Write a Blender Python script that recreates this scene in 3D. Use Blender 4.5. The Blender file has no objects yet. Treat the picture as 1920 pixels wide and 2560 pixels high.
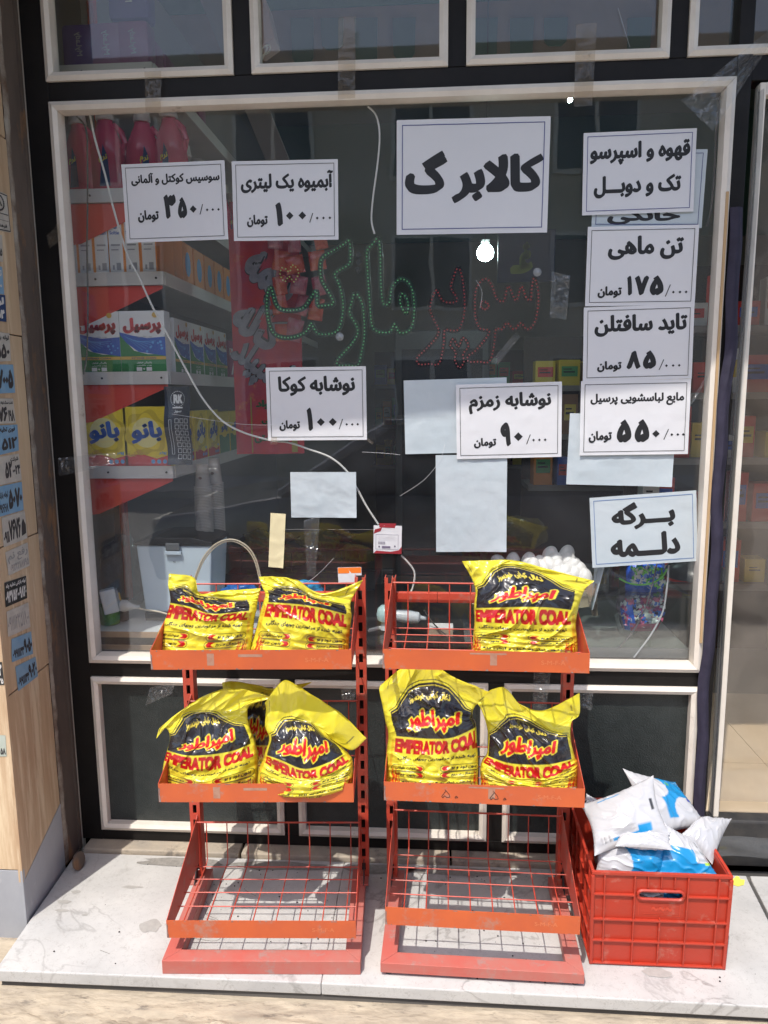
import bpy, bmesh, math, random
import numpy as np
from mathutils import Vector, Matrix, noise
R = math.radians
scene = bpy.context.scene
COL = scene.collection

# ------------------------------------------------------------------ camera
CAMP = (0.0, -2.166, 1.4433); YAW, PITCH, ROLL = 0.0691, 0.1543, -0.0087
FPX, CX, CY = 1847.2, 960.0, 1280.0          # focal length and centre in photo pixels
def _basis():
    f = Vector((-math.sin(YAW)*math.cos(PITCH), math.cos(YAW)*math.cos(PITCH), -math.sin(PITCH)))
    r = Vector((math.cos(YAW), math.sin(YAW), 0)); u = r.cross(f)
    c, s = math.cos(ROLL), math.sin(ROLL)
    return c*r+s*u, -s*r+c*u, f
BR, BU, BF = _basis()
cam_data = bpy.data.cameras.new('camera'); cam = bpy.data.objects.new('camera', cam_data); COL.objects.link(cam)
cam_data.sensor_fit = 'VERTICAL'; cam_data.sensor_height = 24; cam_data.lens = FPX/2560*24
cam_data.clip_end = 300; cam_data.clip_start = .05
M = Matrix((BR, BU, -BF)).transposed().to_4x4(); M.translation = CAMP; cam.matrix_world = M
scene.camera = cam

# ------------------------------------------------------------------ world, sun, exposure
SUNV = Vector((-0.21, -0.50, 1.0)).normalized()
elev = math.asin(SUNV.z); az = math.atan2(SUNV.x, SUNV.y)
W = bpy.data.worlds.new('World'); scene.world = W; W.use_nodes = True
nt = W.node_tree; bg = nt.nodes['Background']; bg.inputs[1].default_value = 0.15
sky = nt.nodes.new('ShaderNodeTexSky'); sky.sky_type = 'NISHITA'; sky.sun_disc = False
sky.sun_elevation = elev; sky.sun_rotation = az; sky.air_density = 1.0; sky.dust_density = 2.0
nt.links.new(sky.outputs[0], bg.inputs[0])
sd = bpy.data.lights.new('sun', 'SUN'); sun = bpy.data.objects.new('sun', sd); COL.objects.link(sun)
sd.energy = 2.1; sd.angle = R(0.55); sd.color = (1.0, 0.955, 0.88)
sun.rotation_euler = SUNV.to_track_quat('Z', 'Y').to_euler(); sun.location = (-2, -5, 9)
scene.view_settings.view_transform = 'Standard'; scene.view_settings.look = 'None'
scene.view_settings.exposure = 1.03; scene.view_settings.gamma = 1.0; scene.view_settings.use_curve_mapping = False
scene.cycles.max_bounces = 8; scene.cycles.transparent_max_bounces = 24
scene.cycles.diffuse_bounces = 4; scene.cycles.glossy_bounces = 4
scene.cycles.caustics_reflective = False; scene.cycles.caustics_refractive = False
scene.cycles.sample_clamp_indirect = 6

# photo pixel -> point on a world plane
def ray(x, y):
    return (BR*((x-CX)/FPX) - BU*((y-CY)/FPX) + BF)
def at(x, y, pl, v):
    d = ray(x, y); o = Vector(CAMP); i = 'XYZ'.index(pl); return o + d*((v-o[i])/d[i])
def at_plane(x, y, p, n):
    d = ray(x, y); o = Vector(CAMP); return o + d*((Vector(p)-o).dot(n)/d.dot(n))

# ------------------------------------------------------------------ materials
def mat(name, c, rough=.6, c2=None, scale=8, metal=0, bump=0, bscale=60, c3=None, s3=3, t3=.6, spec=.5, coat=0, stretch=None, trans=0, amt=1.0, detail=6, w3=.1):
    m = bpy.data.materials.new(name); m.use_nodes = True; n = m.node_tree.nodes; L = m.node_tree.links
    b = n['Principled BSDF']; b.inputs['Base Color'].default_value = (*c, 1); b.inputs['Roughness'].default_value = rough
    b.inputs['Metallic'].default_value = metal; b.inputs['Specular IOR Level'].default_value = spec
    b.inputs['Coat Weight'].default_value = coat
    tc = n.new('ShaderNodeTexCoord'); mp = n.new('ShaderNodeMapping'); L.new(tc.outputs['Object'], mp.inputs[0])
    if stretch: mp.inputs['Scale'].default_value = stretch
    cur = None
    if c2 is not None:
        t = n.new('ShaderNodeTexNoise'); t.inputs['Scale'].default_value = scale; t.inputs['Detail'].default_value = detail; t.inputs['Roughness'].default_value = .65
        L.new(mp.outputs[0], t.inputs[0])
        r = n.new('ShaderNodeValToRGB'); r.color_ramp.elements[0].position = .35; r.color_ramp.elements[1].position = .68
        r.color_ramp.elements[0].color = (*c, 1); r.color_ramp.elements[1].color = (*c2, 1)
        L.new(t.outputs[0], r.inputs[0]); cur = r.outputs[0]
    if c3 is not None:
        t = n.new('ShaderNodeTexNoise'); t.inputs['Scale'].default_value = s3; t.inputs['Detail'].default_value = 10; t.inputs['Roughness'].default_value = .72
        L.new(mp.outputs[0], t.inputs[0])
        r = n.new('ShaderNodeValToRGB'); r.color_ramp.elements[0].position = t3; r.color_ramp.elements[1].position = t3+w3
        r.color_ramp.elements[0].color = (0, 0, 0, 1); r.color_ramp.elements[1].color = (amt, amt, amt, 1)
        L.new(t.outputs[0], r.inputs[0])
        mx = n.new('ShaderNodeMix'); mx.data_type = 'RGBA'; L.new(r.outputs[0], mx.inputs[0])
        if cur: L.new(cur, mx.inputs[6])
        else: mx.inputs[6].default_value = (*c, 1)
        mx.inputs[7].default_value = (*c3, 1); cur = mx.outputs[2]
    if cur: L.new(cur, b.inputs['Base Color'])
    if bump:
        t = n.new('ShaderNodeTexNoise'); t.inputs['Scale'].default_value = bscale; t.inputs['Detail'].default_value = 5
        L.new(mp.outputs[0], t.inputs[0])
        bp = n.new('ShaderNodeBump'); bp.inputs['Strength'].default_value = 1; bp.inputs['Distance'].default_value = bump
        L.new(t.outputs[0], bp.inputs['Height']); L.new(bp.outputs[0], b.inputs['Normal'])
    if trans:
        tr = n.new('ShaderNodeBsdfTranslucent'); ms = n.new('ShaderNodeMixShader'); ms.inputs[0].default_value = trans
        if cur: L.new(cur, tr.inputs[0])
        else: tr.inputs[0].default_value = (*c, 1)
        L.new(b.outputs[0], ms.inputs[1]); L.new(tr.outputs[0], ms.inputs[2]); L.new(ms.outputs[0], n['Material Output'].inputs[0])
    return m
def vmat(name, rough=.3, bump=0, bscale=40, trans=0, spec=.5, coat=0):
    m = mat(name, (1, 1, 1), rough, bump=bump, bscale=bscale, spec=spec, coat=coat); n = m.node_tree.nodes; L = m.node_tree.links
    a = n.new('ShaderNodeVertexColor'); a.layer_name = 'print'; L.new(a.outputs[0], n['Principled BSDF'].inputs['Base Color'])
    if trans:
        tr = n.new('ShaderNodeBsdfTranslucent'); ms = n.new('ShaderNodeMixShader'); ms.inputs[0].default_value = trans
        L.new(a.outputs[0], tr.inputs[0]); L.new(n['Principled BSDF'].outputs[0], ms.inputs[1]); L.new(tr.outputs[0], ms.inputs[2]); L.new(ms.outputs[0], n['Material Output'].inputs[0])
    return m
def clear(name, tint=(.9, .93, .92), refl=.06, haze=.03, hazecol=(.6, .62, .66), rough=.02, bump=0, bscale=6, f0=1.5, smear=False):
    """see-through sheet: transparent + fresnel gloss + a thin dusty film"""
    m = bpy.data.materials.new(name); m.use_nodes = True; n = m.node_tree.nodes; L = m.node_tree.links
    n.remove(n['Principled BSDF']); out = n['Material Output']
    t = n.new('ShaderNodeBsdfTransparent'); t.inputs[0].default_value = (*tint, 1)
    g = n.new('ShaderNodeBsdfGlossy'); g.inputs['Roughness'].default_value = rough; g.inputs[0].default_value = (1, 1, 1, 1)
    d = n.new('ShaderNodeBsdfDiffuse'); d.inputs[0].default_value = (*hazecol, 1)
    lw = n.new('ShaderNodeLayerWeight'); lw.inputs[0].default_value = .5
    pw5 = n.new('ShaderNodeMath'); pw5.operation = 'POWER'; pw5.inputs[1].default_value = 4.5; L.new(lw.outputs['Facing'], pw5.inputs[0])
    m1 = n.new('ShaderNodeMixShader'); m2 = n.new('ShaderNodeMixShader')
    ad = n.new('ShaderNodeMath'); ad.operation = 'MULTIPLY_ADD'; ad.inputs[1].default_value = .7; ad.inputs[2].default_value = refl; L.new(pw5.outputs[0], ad.inputs[0])
    L.new(ad.outputs[0], m1.inputs[0]); L.new(t.outputs[0], m1.inputs[1]); L.new(g.outputs[0], m1.inputs[2])
    m2.inputs[0].default_value = haze; L.new(m1.outputs[0], m2.inputs[1]); L.new(d.outputs[0], m2.inputs[2]); L.new(m2.outputs[0], out.inputs[0])
    tc = n.new('ShaderNodeTexCoord')
    if smear:
        ns = n.new('ShaderNodeTexNoise'); ns.inputs['Scale'].default_value = 2.2; ns.inputs['Detail'].default_value = 9; ns.inputs['Distortion'].default_value = 1.5
        L.new(tc.outputs['Object'], ns.inputs[0]); mr = n.new('ShaderNodeMapRange'); mr.inputs[1].default_value = .35; mr.inputs[2].default_value = .75
        mr.inputs[3].default_value = haze*.4; mr.inputs[4].default_value = haze*2.0; L.new(ns.outputs[0], mr.inputs[0]); L.new(mr.outputs[0], m2.inputs[0])
    if bump:
        ns = n.new('ShaderNodeTexNoise'); ns.inputs['Scale'].default_value = bscale; ns.inputs['Detail'].default_value = 3
        L.new(tc.outputs['Object'], ns.inputs[0]); bp = n.new('ShaderNodeBump'); bp.inputs['Distance'].default_value = bump; L.new(ns.outputs[0], bp.inputs['Height'])
        L.new(bp.outputs[0], g.inputs['Normal'])
    return m
def emis(name, c, s):
    m = bpy.data.materials.new(name); m.use_nodes = True; b = m.node_tree.nodes['Principled BSDF']
    b.inputs['Base Color'].default_value = (*c, 1); b.inputs['Emission Color'].default_value = (*c, 1); b.inputs['Emission Strength'].default_value = s
    return m
ink = mat('black_ink', (.012, .012, .014), .55)
blueink = mat('blue_ink', (.03, .04, .22), .55)
paper = mat('white_paper', (.78, .77, .79), .7, (.74, .74, .77), 3, bump=.0012, bscale=16, trans=.15)
bluepaper = mat('pale_paper', (.64, .70, .74), .7, (.56, .64, .69), 4, bump=.0035, bscale=12, trans=.22)
yelpaper = mat('cream_paper', (.72, .64, .40), .8)
white_alu = mat('white_aluminium', (.77, .71, .63), .45, (.66, .60, .53), 9, c3=(.28, .22, .16), s3=11, t3=.63, amt=.7)
black_steel = mat('black_steel', (.007, .006, .006), .5, (.014, .012, .011), 6, spec=.25, c3=(.20, .18, .15), s3=45, t3=.72, amt=.5, bump=.0004, bscale=50)
pebbled = mat('pebbled_black_glass', (.018, .024, .024), .32, (.030, .037, .037), 30, bump=.0022, bscale=260, c3=(.42, .42, .40), s3=85, t3=.715, amt=.9, w3=.02)
red_paint = mat('worn_red_paint', (.50, .045, .022), .5, (.50, .085, .05), 9, c3=(.34, .17, .13), s3=16, t3=.55, amt=.75, bump=.0004, bscale=40)
orange_paint = mat('worn_orange_paint', (.58, .115, .030), .5, (.48, .095, .035), 6, c3=(.36, .21, .16), s3=11, t3=.56, amt=.8, bump=.0004, bscale=40)
pink_paint = mat('faded_red_paint', (.48, .11, .085), .6, (.42, .16, .13), 12, c3=(.30, .24, .22), s3=20, t3=.56, amt=.7, bump=.0005, bscale=50)
dark_hole = mat('dark_metal_slot_shade', (.03, .02, .02), .7)
crate_red = mat('crate_plastic', (.44, .036, .016), .45, (.38, .040, .020), 7, c3=(.44, .20, .15), s3=18, t3=.57, amt=.55, bump=.0003, bscale=60)
dark_wood = mat('dark_wood', (.05, .03, .02), .6)
shade_black = mat('black_plastic', (.015, .015, .017), .35)
white_plastic = mat('white_plastic', (.72, .72, .70), .35)
cord_white = mat('white_cord', (.72, .70, .66), .5)
cord_beige = mat('beige_cord', (.55, .48, .36), .5)
shelf_white = mat('shelf_enamel', (.62, .60, .58), .45, (.55, .52, .50), 5)
shelf_red = mat('shelf_red', (.62, .05, .03), .5)

# ------------------------------------------------------------------ mesh builder
class MB:
    def __init__(s): s.v = []; s.f = []
    def add(s, vs, fs):
        o = len(s.v); s.v += [tuple(v) for v in vs]; s.f += [tuple(i+o for i in f) for f in fs]; return s
    def box(s, x0, x1, y0, y1, z0, z1, m=None):
        vs = [Vector((x, y, z)) for x in (x0, x1) for y in (y0, y1) for z in (z0, z1)]
        if m is not None: vs = [m @ v for v in vs]
        return s.add(vs, [(0, 1, 3, 2), (4, 6, 7, 5), (0, 4, 5, 1), (2, 3, 7, 6), (0, 2, 6, 4), (1, 5, 7, 3)])
    def prism(s, pts, d):
        """closed polygon pts (3D) pushed along vector d"""
        n = len(pts); d = Vector(d); vs = [Vector(p) for p in pts] + [Vector(p)+d for p in pts]
        fs = [tuple(range(n))[::-1], tuple(range(n, 2*n))] + [(i, (i+1) % n, n+(i+1) % n, n+i) for i in range(n)]
        return s.add(vs, fs)
    def tube(s, pts, r, k=6, closed=False):
        pts = [Vector(p) for p in pts]; n = len(pts); o = len(s.v); up = Vector((.13, .21, 1)).normalized()
        for i, p in enumerate(pts):
            a = pts[(i-1) % n] if (closed or i) else p; b = pts[(i+1) % n] if (closed or i < n-1) else p
            t = (b-a).normalized(); x = t.cross(up)
            if x.length < .05: x = t.cross(Vector((1, 0, 0)))
            x.normalize(); y = t.cross(x); rr = r[i] if isinstance(r, (list, tuple)) else r
            s.v += [tuple(p+(x*math.cos(2*math.pi*j/k)+y*math.sin(2*math.pi*j/k))*rr) for j in range(k)]
        for i in range(n if closed else n-1):
            for j in range(k):
                a = o+i*k+j; b = o+i*k+(j+1) % k; c = o+((i+1) % n)*k+(j+1) % k; d = o+((i+1) % n)*k+j; s.f.append((a, b, c, d))
        if not closed: s.f += [tuple(o+j for j in range(k))[::-1], tuple(o+(n-1)*k+j for j in range(k))]
        return s
    def lathe(s, prof, c=(0, 0, 0), k=20, m=None, sx=1, sy=1):
        o = len(s.v); c = Vector(c)
        for r, z in prof:
            for j in range(k):
                v = Vector((r*sx*math.cos(2*math.pi*j/k), r*sy*math.sin(2*math.pi*j/k), z))
                if m is not None: v = m @ v
                s.v.append(tuple(v+c))
        for i in range(len(prof)-1):
            for j in range(k):
                s.f.append((o+i*k+j, o+i*k+(j+1) % k, o+(i+1)*k+(j+1) % k, o+(i+1)*k+j))
        s.f += [tuple(o+j for j in range(k))[::-1], tuple(o+(len(prof)-1)*k+j for j in range(k))]
        return s
    def grid(s, fn, nu, nv):
        o = len(s.v)
        for j in range(nv+1):
            for i in range(nu+1): s.v.append(tuple(fn(i/nu, j/nv)))
        for j in range(nv):
            for i in range(nu): a = o+j*(nu+1)+i; s.f.append((a, a+1, a+nu+2, a+nu+1))
        return s
    def mesh(s, name):
        me = bpy.data.meshes.new(name); me.from_pydata(s.v, [], s.f); me.validate(clean_customdata=False); return me
    def build(s, name, m, parent=None, smooth=False, bevel=0, recalc=True):
        me = s.mesh(name); me.materials.append(m)
        if recalc or bevel:
            bm = bmesh.new(); bm.from_mesh(me)
            if bevel:
                eds = [e for e in bm.edges if len(e.link_faces) == 2 and e.calc_face_angle(0) > .6]
                bmesh.ops.bevel(bm, geom=eds, offset=bevel, segments=2, affect='EDGES', profile=.5, clamp_overlap=True)
            if recalc: bmesh.ops.recalc_face_normals(bm, faces=bm.faces)
            bm.to_mesh(me); bm.free()
        if smooth:
            me.polygons.foreach_set('use_smooth', [True]*len(me.polygons))
            try: me.set_sharp_from_angle(angle=R(40))
            except Exception: pass
        o = bpy.data.objects.new(name, me); COL.objects.link(o)
        if parent is not None: o.parent = parent
        return o
def tag(o, label, cat, group=None):
    o['label'] = label; o['category'] = cat
    if group: o['group'] = group
    return o
def thing(name, label, cat, loc=(0, 0, 0), rz=0, group=None):
    o = bpy.data.objects.new(name, None); COL.objects.link(o); o.location = loc; o.rotation_euler = (0, 0, rz); o.empty_display_size = .05
    return tag(o, label, cat, group)
def struct(o, kind='structure'): o['kind'] = kind; return o
def inst(o, parent=None, loc=None, rot=None, name=None):
    c = o.copy(); COL.objects.link(c)
    if parent is not None: c.parent = parent
    if loc is not None: c.location = loc
    if rot is not None: c.rotation_euler = rot
    return c
def bx(name, m, x0, x1, y0, y1, z0, z1, parent=None, bevel=0): return MB().box(x0, x1, y0, y1, z0, z1).build(name, m, parent, bevel=bevel)
def relorigin(o, p):
    """move an object's origin to p without moving its mesh"""
    p = Vector(p); o.data.transform(Matrix.Translation(-p)); o.location = p; return o
def curve_pts(pts, n=8):
    pts = [Vector(p) for p in pts]; out = []
    for i in range(len(pts)-1):
        p0 = pts[max(i-1, 0)]; p1 = pts[i]; p2 = pts[i+1]; p3 = pts[min(i+2, len(pts)-1)]
        for k in range(n):
            t = k/n; out.append(.5*((2*p1)+(p2-p0)*t+(2*p0-5*p1+4*p2-p3)*t*t+(3*p1-p0-3*p2+p3)*t**3))
    out.append(pts[-1]); return out

# ------------------------------------------------------------------ lettering
FORMS = {}
for ch, code, n in [('ا', 0xFE8D, 2), ('آ', 0xFE81, 2), ('ب', 0xFE8F, 4), ('پ', 0xFB56, 4), ('ت', 0xFE95, 4), ('ج', 0xFE9D, 4), ('چ', 0xFB7A, 4), ('ح', 0xFEA1, 4), ('خ', 0xFEA5, 4),
    ('د', 0xFEA9, 2), ('ذ', 0xFEAB, 2), ('ر', 0xFEAD, 2), ('ز', 0xFEAF, 2), ('س', 0xFEB1, 4), ('ش', 0xFEB5, 4), ('ص', 0xFEB9, 4), ('ض', 0xFEBD, 4), ('ط', 0xFEC1, 4), ('ع', 0xFEC9, 4), ('غ', 0xFECD, 4),
    ('ف', 0xFED1, 4), ('ق', 0xFED5, 4), ('ک', 0xFB8E, 4), ('گ', 0xFB92, 4), ('ل', 0xFEDD, 4), ('م', 0xFEE1, 4), ('ن', 0xFEE5, 4), ('ه', 0xFEE9, 4), ('و', 0xFEED, 2), ('ی', 0xFBFC, 4)]:
    FORMS[ch] = (code, n)
def fa(s):
    """joined Persian letters in drawing order (left to right)"""
    s = s.replace('لا', '\uFEFB'); out = []
    def dual(c): return c == 'ـ' or (c in FORMS and FORMS[c][1] == 4)
    def joins(c): return c == 'ـ' or c in FORMS or c == '\uFEFB'
    for i, c in enumerate(s):
        pr = i > 0 and dual(s[i-1]); nx = i < len(s)-1 and joins(s[i+1])
        if c == '\uFEFB': out.append('\uFEFC' if pr else '\uFEFB')
        elif c in FORMS:
            b, n = FORMS[c]
            k = (1 if pr else 0) if n == 2 else ((3 if pr and nx else 1 if pr else 2 if nx else 0))
            out.append(chr(b+k))
        else: out.append(c)
    return ''.join(out[::-1])
_tmp = bpy.data.scenes.new('lettering'); _cache = {}
_chars = {}
def _width(body):
    cu = bpy.data.curves.new('t', 'FONT'); cu.body = body; o = bpy.data.objects.new('t', cu); _tmp.collection.objects.link(o)
    vl = _tmp.view_layers[0]; vl.update(); me = o.evaluated_get(vl.depsgraph).to_mesh(); w = max(p.co.x for p in me.vertices)
    _tmp.collection.objects.unlink(o); bpy.data.objects.remove(o); bpy.data.curves.remove(cu); return w
def _contours(c):
    """outline loops of one glyph"""
    cu = bpy.data.curves.new('t', 'FONT'); cu.body = c; o = bpy.data.objects.new('t', cu); _tmp.collection.objects.link(o)
    vl = _tmp.view_layers[0]; vl.update(); cc = o.to_curve(vl.depsgraph); out = []
    for sp in cc.splines:
        P = []
        if sp.type == 'BEZIER':
            bp = sp.bezier_points; n = len(bp)
            for i in range(n):
                a, b = bp[i], bp[(i+1) % n]; p0, p1, p2, p3 = a.co, a.handle_right, b.handle_left, b.co
                straight = ((p1-p0).cross(p3-p0).length < 1e-5 and (p2-p3).cross(p0-p3).length < 1e-5); K_ = 1 if straight else 4
                for k in range(K_):
                    t = k/K_; q = p0*(1-t)**3+p1*3*t*(1-t)**2+p2*3*t*t*(1-t)+p3*t**3; P.append((q.x, q.y))
        else: P = [(q.co.x, q.co.y) for q in sp.points]
        if len(P) > 2: out.append(P)
    o.to_curve_clear(); _tmp.collection.objects.unlink(o); bpy.data.objects.remove(o); bpy.data.curves.remove(cu); return out
def _area(P): return sum(P[i][0]*P[(i+1) % len(P)][1]-P[(i+1) % len(P)][0]*P[i][1] for i in range(len(P)))/2
def _inside(p, P):
    r = False
    for i in range(len(P)):
        a, b = P[i], P[(i+1) % len(P)]
        if (a[1] > p[1]) != (b[1] > p[1]) and p[0] < (b[0]-a[0])*(p[1]-a[1])/(b[1]-a[1])+a[0]: r = not r
    return r
def _hull(pts):
    pts = sorted(set((round(x, 6), round(y, 6)) for x, y in pts)); 
    def half(ps):
        h = []
        for p in ps:
            while len(h) > 1 and (h[-1][0]-h[-2][0])*(p[1]-h[-2][1])-(h[-1][1]-h[-2][1])*(p[0]-h[-2][0]) <= 0: h.pop()
            h.append(p)
        return h
    a = half(pts); b = half(pts[::-1]); return a[:-1]+b[:-1]
from mathutils.geometry import tessellate_polygon
def _char(c, bold):
    """one glyph as filled outlines, thickened with a slanted pen; and its advance width"""
    if (c, bold) in _chars: return _chars[(c, bold)]
    if ('adv', c) not in _chars:
        _chars[('adv', c)] = _width('|'+c+'|')-_width('||'); _chars[('cn', c)] = _contours(c) if c != ' ' else []
    cn = _chars[('cn', c)]; V = []; F = []
    if cn:
        s0 = 1 if _area(max(cn, key=lambda P: abs(_area(P)))) > 0 else -1
        outs = [P for P in cn if _area(P)*s0 > 0]; holes = [P for P in cn if _area(P)*s0 < 0]
        for k, P in enumerate(outs):
            hs = [H for H in holes if _inside(H[0], P)]; loops = [P]+hs; flat = [p for L_ in loops for p in L_]; n = len(V)
            V += [(x, y, .1*k) for x, y in flat]
            F += [tuple(q+n for q in t) for t in tessellate_polygon([[Vector((x, y, 0)) for x, y in L_] for L_ in loops])]
        if bold:
            ar = c.isascii(); nib = [(bold*math.cos(a), bold*(1 if ar else .78)*math.sin(a)) for a in ((.0, math.pi/2, math.pi, -math.pi/2) if not ar else (math.pi/4, 3*math.pi/4, -3*math.pi/4, -math.pi/4))]
            if not ar: nib = [(x*math.cos(.35)-y*math.sin(.35), x*math.sin(.35)+y*math.cos(.35)) for x, y in [(bold*1.05, -bold*.35), (bold*.75, bold*.75), (-bold*1.05, bold*.35), (-bold*.75, -bold*.75)]]
            m = 0
            for P in cn:
                for i in range(len(P)):
                    a, b = P[i], P[(i+1) % len(P)]
                    if abs(a[0]-b[0])+abs(a[1]-b[1]) < 1e-5: continue
                    h = _hull([(a[0]+x, a[1]+y) for x, y in nib]+[(b[0]+x, b[1]+y) for x, y in nib]); n = len(V); m += 1
                    V += [(x, y, .5+.12*(m % 5)) for x, y in h]; F.append(tuple(range(n, n+len(h))))
    _chars[(c, bold)] = (np.array(V).reshape(-1, 3), F, _chars[('adv', c)]); return _chars[(c, bold)]
def glyphs(s, bold=0.0):
    """text -> (verts in a 0..1 box, faces, aspect); glyph by glyph, so that joined letters overlap without holes"""
    k = (s, bold)
    if k in _cache: return _cache[k]
    V = []; f = []; x = 0; n = 0
    for i, c in enumerate(s):
        v, g, adv = _char(c, bold)
        if len(v): v = v+np.array([x, 0, (i % 3)*1.2]); V.append(v); f += [tuple(q+n for q in t) for t in g]; n += len(v)
        x += adv
    v = np.concatenate(V); lo = v.min(0); hi = v.max(0); sz = np.maximum(hi-lo, 1e-6); z_ = v[:, 2].copy(); v = (v-lo)/sz; v[:, 2] = z_
    _cache[k] = (v, f, sz[0]/sz[1]); return _cache[k]
class Flat:
    """flat print gathered in sheet coordinates (metres) and laid on a surface by fn(x, y, lift)"""
    def __init__(s): s.v = []; s.f = []; s.L = 0
    def text(s, t, x0, x1, y0, y1, bold=.035, rot=0, shear=0):
        v, f, _ = glyphs(t, bold); o = len(s.v); s.L += 1; cx, cy = (x0+x1)/2, (y0+y1)/2; c, sn = math.cos(rot), math.sin(rot)
        for a, b, zc in v:
            x = (a-.5)*(x1-x0)+(b-.5)*shear; y = (b-.5)*(y1-y0); s.v.append((cx+x*c-y*sn, cy+x*sn+y*c, s.L+zc))
        s.L += 4
        s.f += [tuple(i+o for i in q) for q in f]; return s
    def poly(s, pts):
        o = len(s.v); s.L += 1; s.v += [(x, y, s.L) for x, y in pts]; s.f.append(tuple(range(o, o+len(pts)))); return s
    def rect(s, x0, x1, y0, y1): return s.poly([(x0, y0), (x1, y0), (x1, y1), (x0, y1)])
    def disc(s, cx, cy, rx, ry=None, k=20): ry = ry or rx; return s.poly([(cx+rx*math.cos(2*math.pi*i/k), cy+ry*math.sin(2*math.pi*i/k)) for i in range(k)])
    def frame(s, x0, x1, y0, y1, t):
        n = 16
        for k in range(n):
            a, b = x0+(x1-x0)*k/n, x0+(x1-x0)*(k+1)/n; s.rect(a, b, y0, y0+t); s.rect(a, b, y1-t, y1)
            a, b = y0+t+(y1-y0-2*t)*k/n, y0+t+(y1-y0-2*t)*(k+1)/n; s.rect(x0, x0+t, a, b); s.rect(x1-t, x1, a, b); s.L -= 4
        return s
    def diamond(s, cx, cy, a, b=None): b = b or a; return s.poly([(cx-a, cy), (cx, cy-b), (cx+a, cy), (cx, cy+b)])
    def build(s, name, m, parent, fn, lift=.0004, step=.00003):
        mb = MB(); mb.v = [tuple(fn(x, y, lift+step*l)) for x, y, l in s.v]; mb.f = s.f
        return mb.build(name, m, parent, recalc=False)

# ================================================================== SETTING
marble = mat('white_marble', (.55, .54, .52), .36, (.42, .415, .405), 3.0, c3=(.20, .185, .165), s3=9, t3=.585, amt=.55, bump=.0008, bscale=30, w3=.16)
def add_veins(m, col, scale, width, amt):
    n = m.node_tree.nodes; L = m.node_tree.links; b = n['Principled BSDF']; src = b.inputs['Base Color'].links[0].from_socket
    tc = n.new('ShaderNodeTexCoord'); t = n.new('ShaderNodeTexNoise'); t.inputs['Scale'].default_value = scale; t.inputs['Detail'].default_value = 7; t.inputs['Distortion'].default_value = .9; L.new(tc.outputs['Object'], t.inputs[0])
    a = n.new('ShaderNodeMath'); a.operation = 'SUBTRACT'; a.inputs[1].default_value = .5; L.new(t.outputs[0], a.inputs[0]); c = n.new('ShaderNodeMath'); c.operation = 'ABSOLUTE'; L.new(a.outputs[0], c.inputs[0])
    r = n.new('ShaderNodeMapRange'); r.inputs[1].default_value = 0; r.inputs[2].default_value = width; r.inputs[3].default_value = amt; r.inputs[4].default_value = 0; L.new(c.outputs[0], r.inputs[0])
    t2 = n.new('ShaderNodeTexNoise'); t2.inputs['Scale'].default_value = scale*.6; L.new(tc.outputs['Object'], t2.inputs[0]); mm_ = n.new('ShaderNodeMath'); mm_.operation = 'MULTIPLY'; L.new(r.outputs[0], mm_.inputs[0])
    r2 = n.new('ShaderNodeMapRange'); r2.inputs[1].default_value = .42; r2.inputs[2].default_value = .62; L.new(t2.outputs[0], r2.inputs[0]); L.new(r2.outputs[0], mm_.inputs[1])
    mx = n.new('ShaderNodeMix'); mx.data_type = 'RGBA'; L.new(mm_.outputs[0], mx.inputs[0]); L.new(src, mx.inputs[6]); mx.inputs[7].default_value = (*col, 1); L.new(mx.outputs[2], b.inputs['Base Color'])
add_veins(marble, (.22, .21, .20), 3.2, .012, .75); add_veins(marble, (.12, .10, .08), 90, .03, .0+.35)
grout = mat('dark_grout', (.12, .11, .10), .9)
sandstone = mat('sandstone_paving', (.46, .385, .285), .85, (.30, .25, .19), 16, c3=(.13, .11, .09), s3=30, t3=.56, amt=.75, bump=.006, bscale=45, stretch=(.5, 1.4, 1))
beige_stone = mat('beige_stone_sill', (.45, .38, .29), .7, (.33, .29, .24), 10, c3=(.13, .12, .11), s3=14, t3=.55, amt=.7, bump=.002, bscale=30)
asphalt = mat('pale_bounce_road', (.30, .285, .26), .9, (.25, .24, .22), 3, bump=.003, bscale=150)  # unseen road made pale so that it bounces sunlight onto the shopfront
conc = mat('concrete_paving', (.58, .52, .44), .85, (.50, .45, .38), 3, bump=.002, bscale=40)

struct(bx('sidewalk', conc, -8, 8, -2.6, -.75, -.24, -.0605))
struct(bx('road', asphalt, -40, 40, -9.5, -2.6, -.4, -.18))
struct(bx('far_sidewalk', conc, -40, 40, -12.0, -9.5, -.4, -.06))
struct(bx('ground', conc, -40, 40, 6.5, 60, -.5, -.30))
# textured paving strip right in front of the shop step
pav = struct(bx('paving_strip', sandstone, -2.2, 2.4, -.749, -.30, -.24, -.052))
random.seed(4)
xs = [-2.2, -1.5, 1.31, 2.4]
stone_meshes = None
def ridged(x, y, w, d):
    lo_ = max(0, min(1, (.150-y)/.02)); v = .0080*noise.noise(Vector((x*9, y*50, w*9)))*(.5+lo_)+.0090*lo_*noise.noise(Vector((x*38, y*70, 3)))+.0030*noise.noise(Vector((x*110, y*140, 5)))-.003*lo_
    return v
for i in range(len(xs)-1):
    w = xs[i+1]-xs[i]-.004; d = .195
    me = MB().grid(lambda u, v: (u*w, v*d, ridged(u*w+xs[i], v*d, w, d)), 260 if i == 1 else 80, 46)
    n0 = 111*37
    o = me.build('paving_stone', sandstone, pav, smooth=True); o.location = (xs[i], -.747, -.0452)

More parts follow.
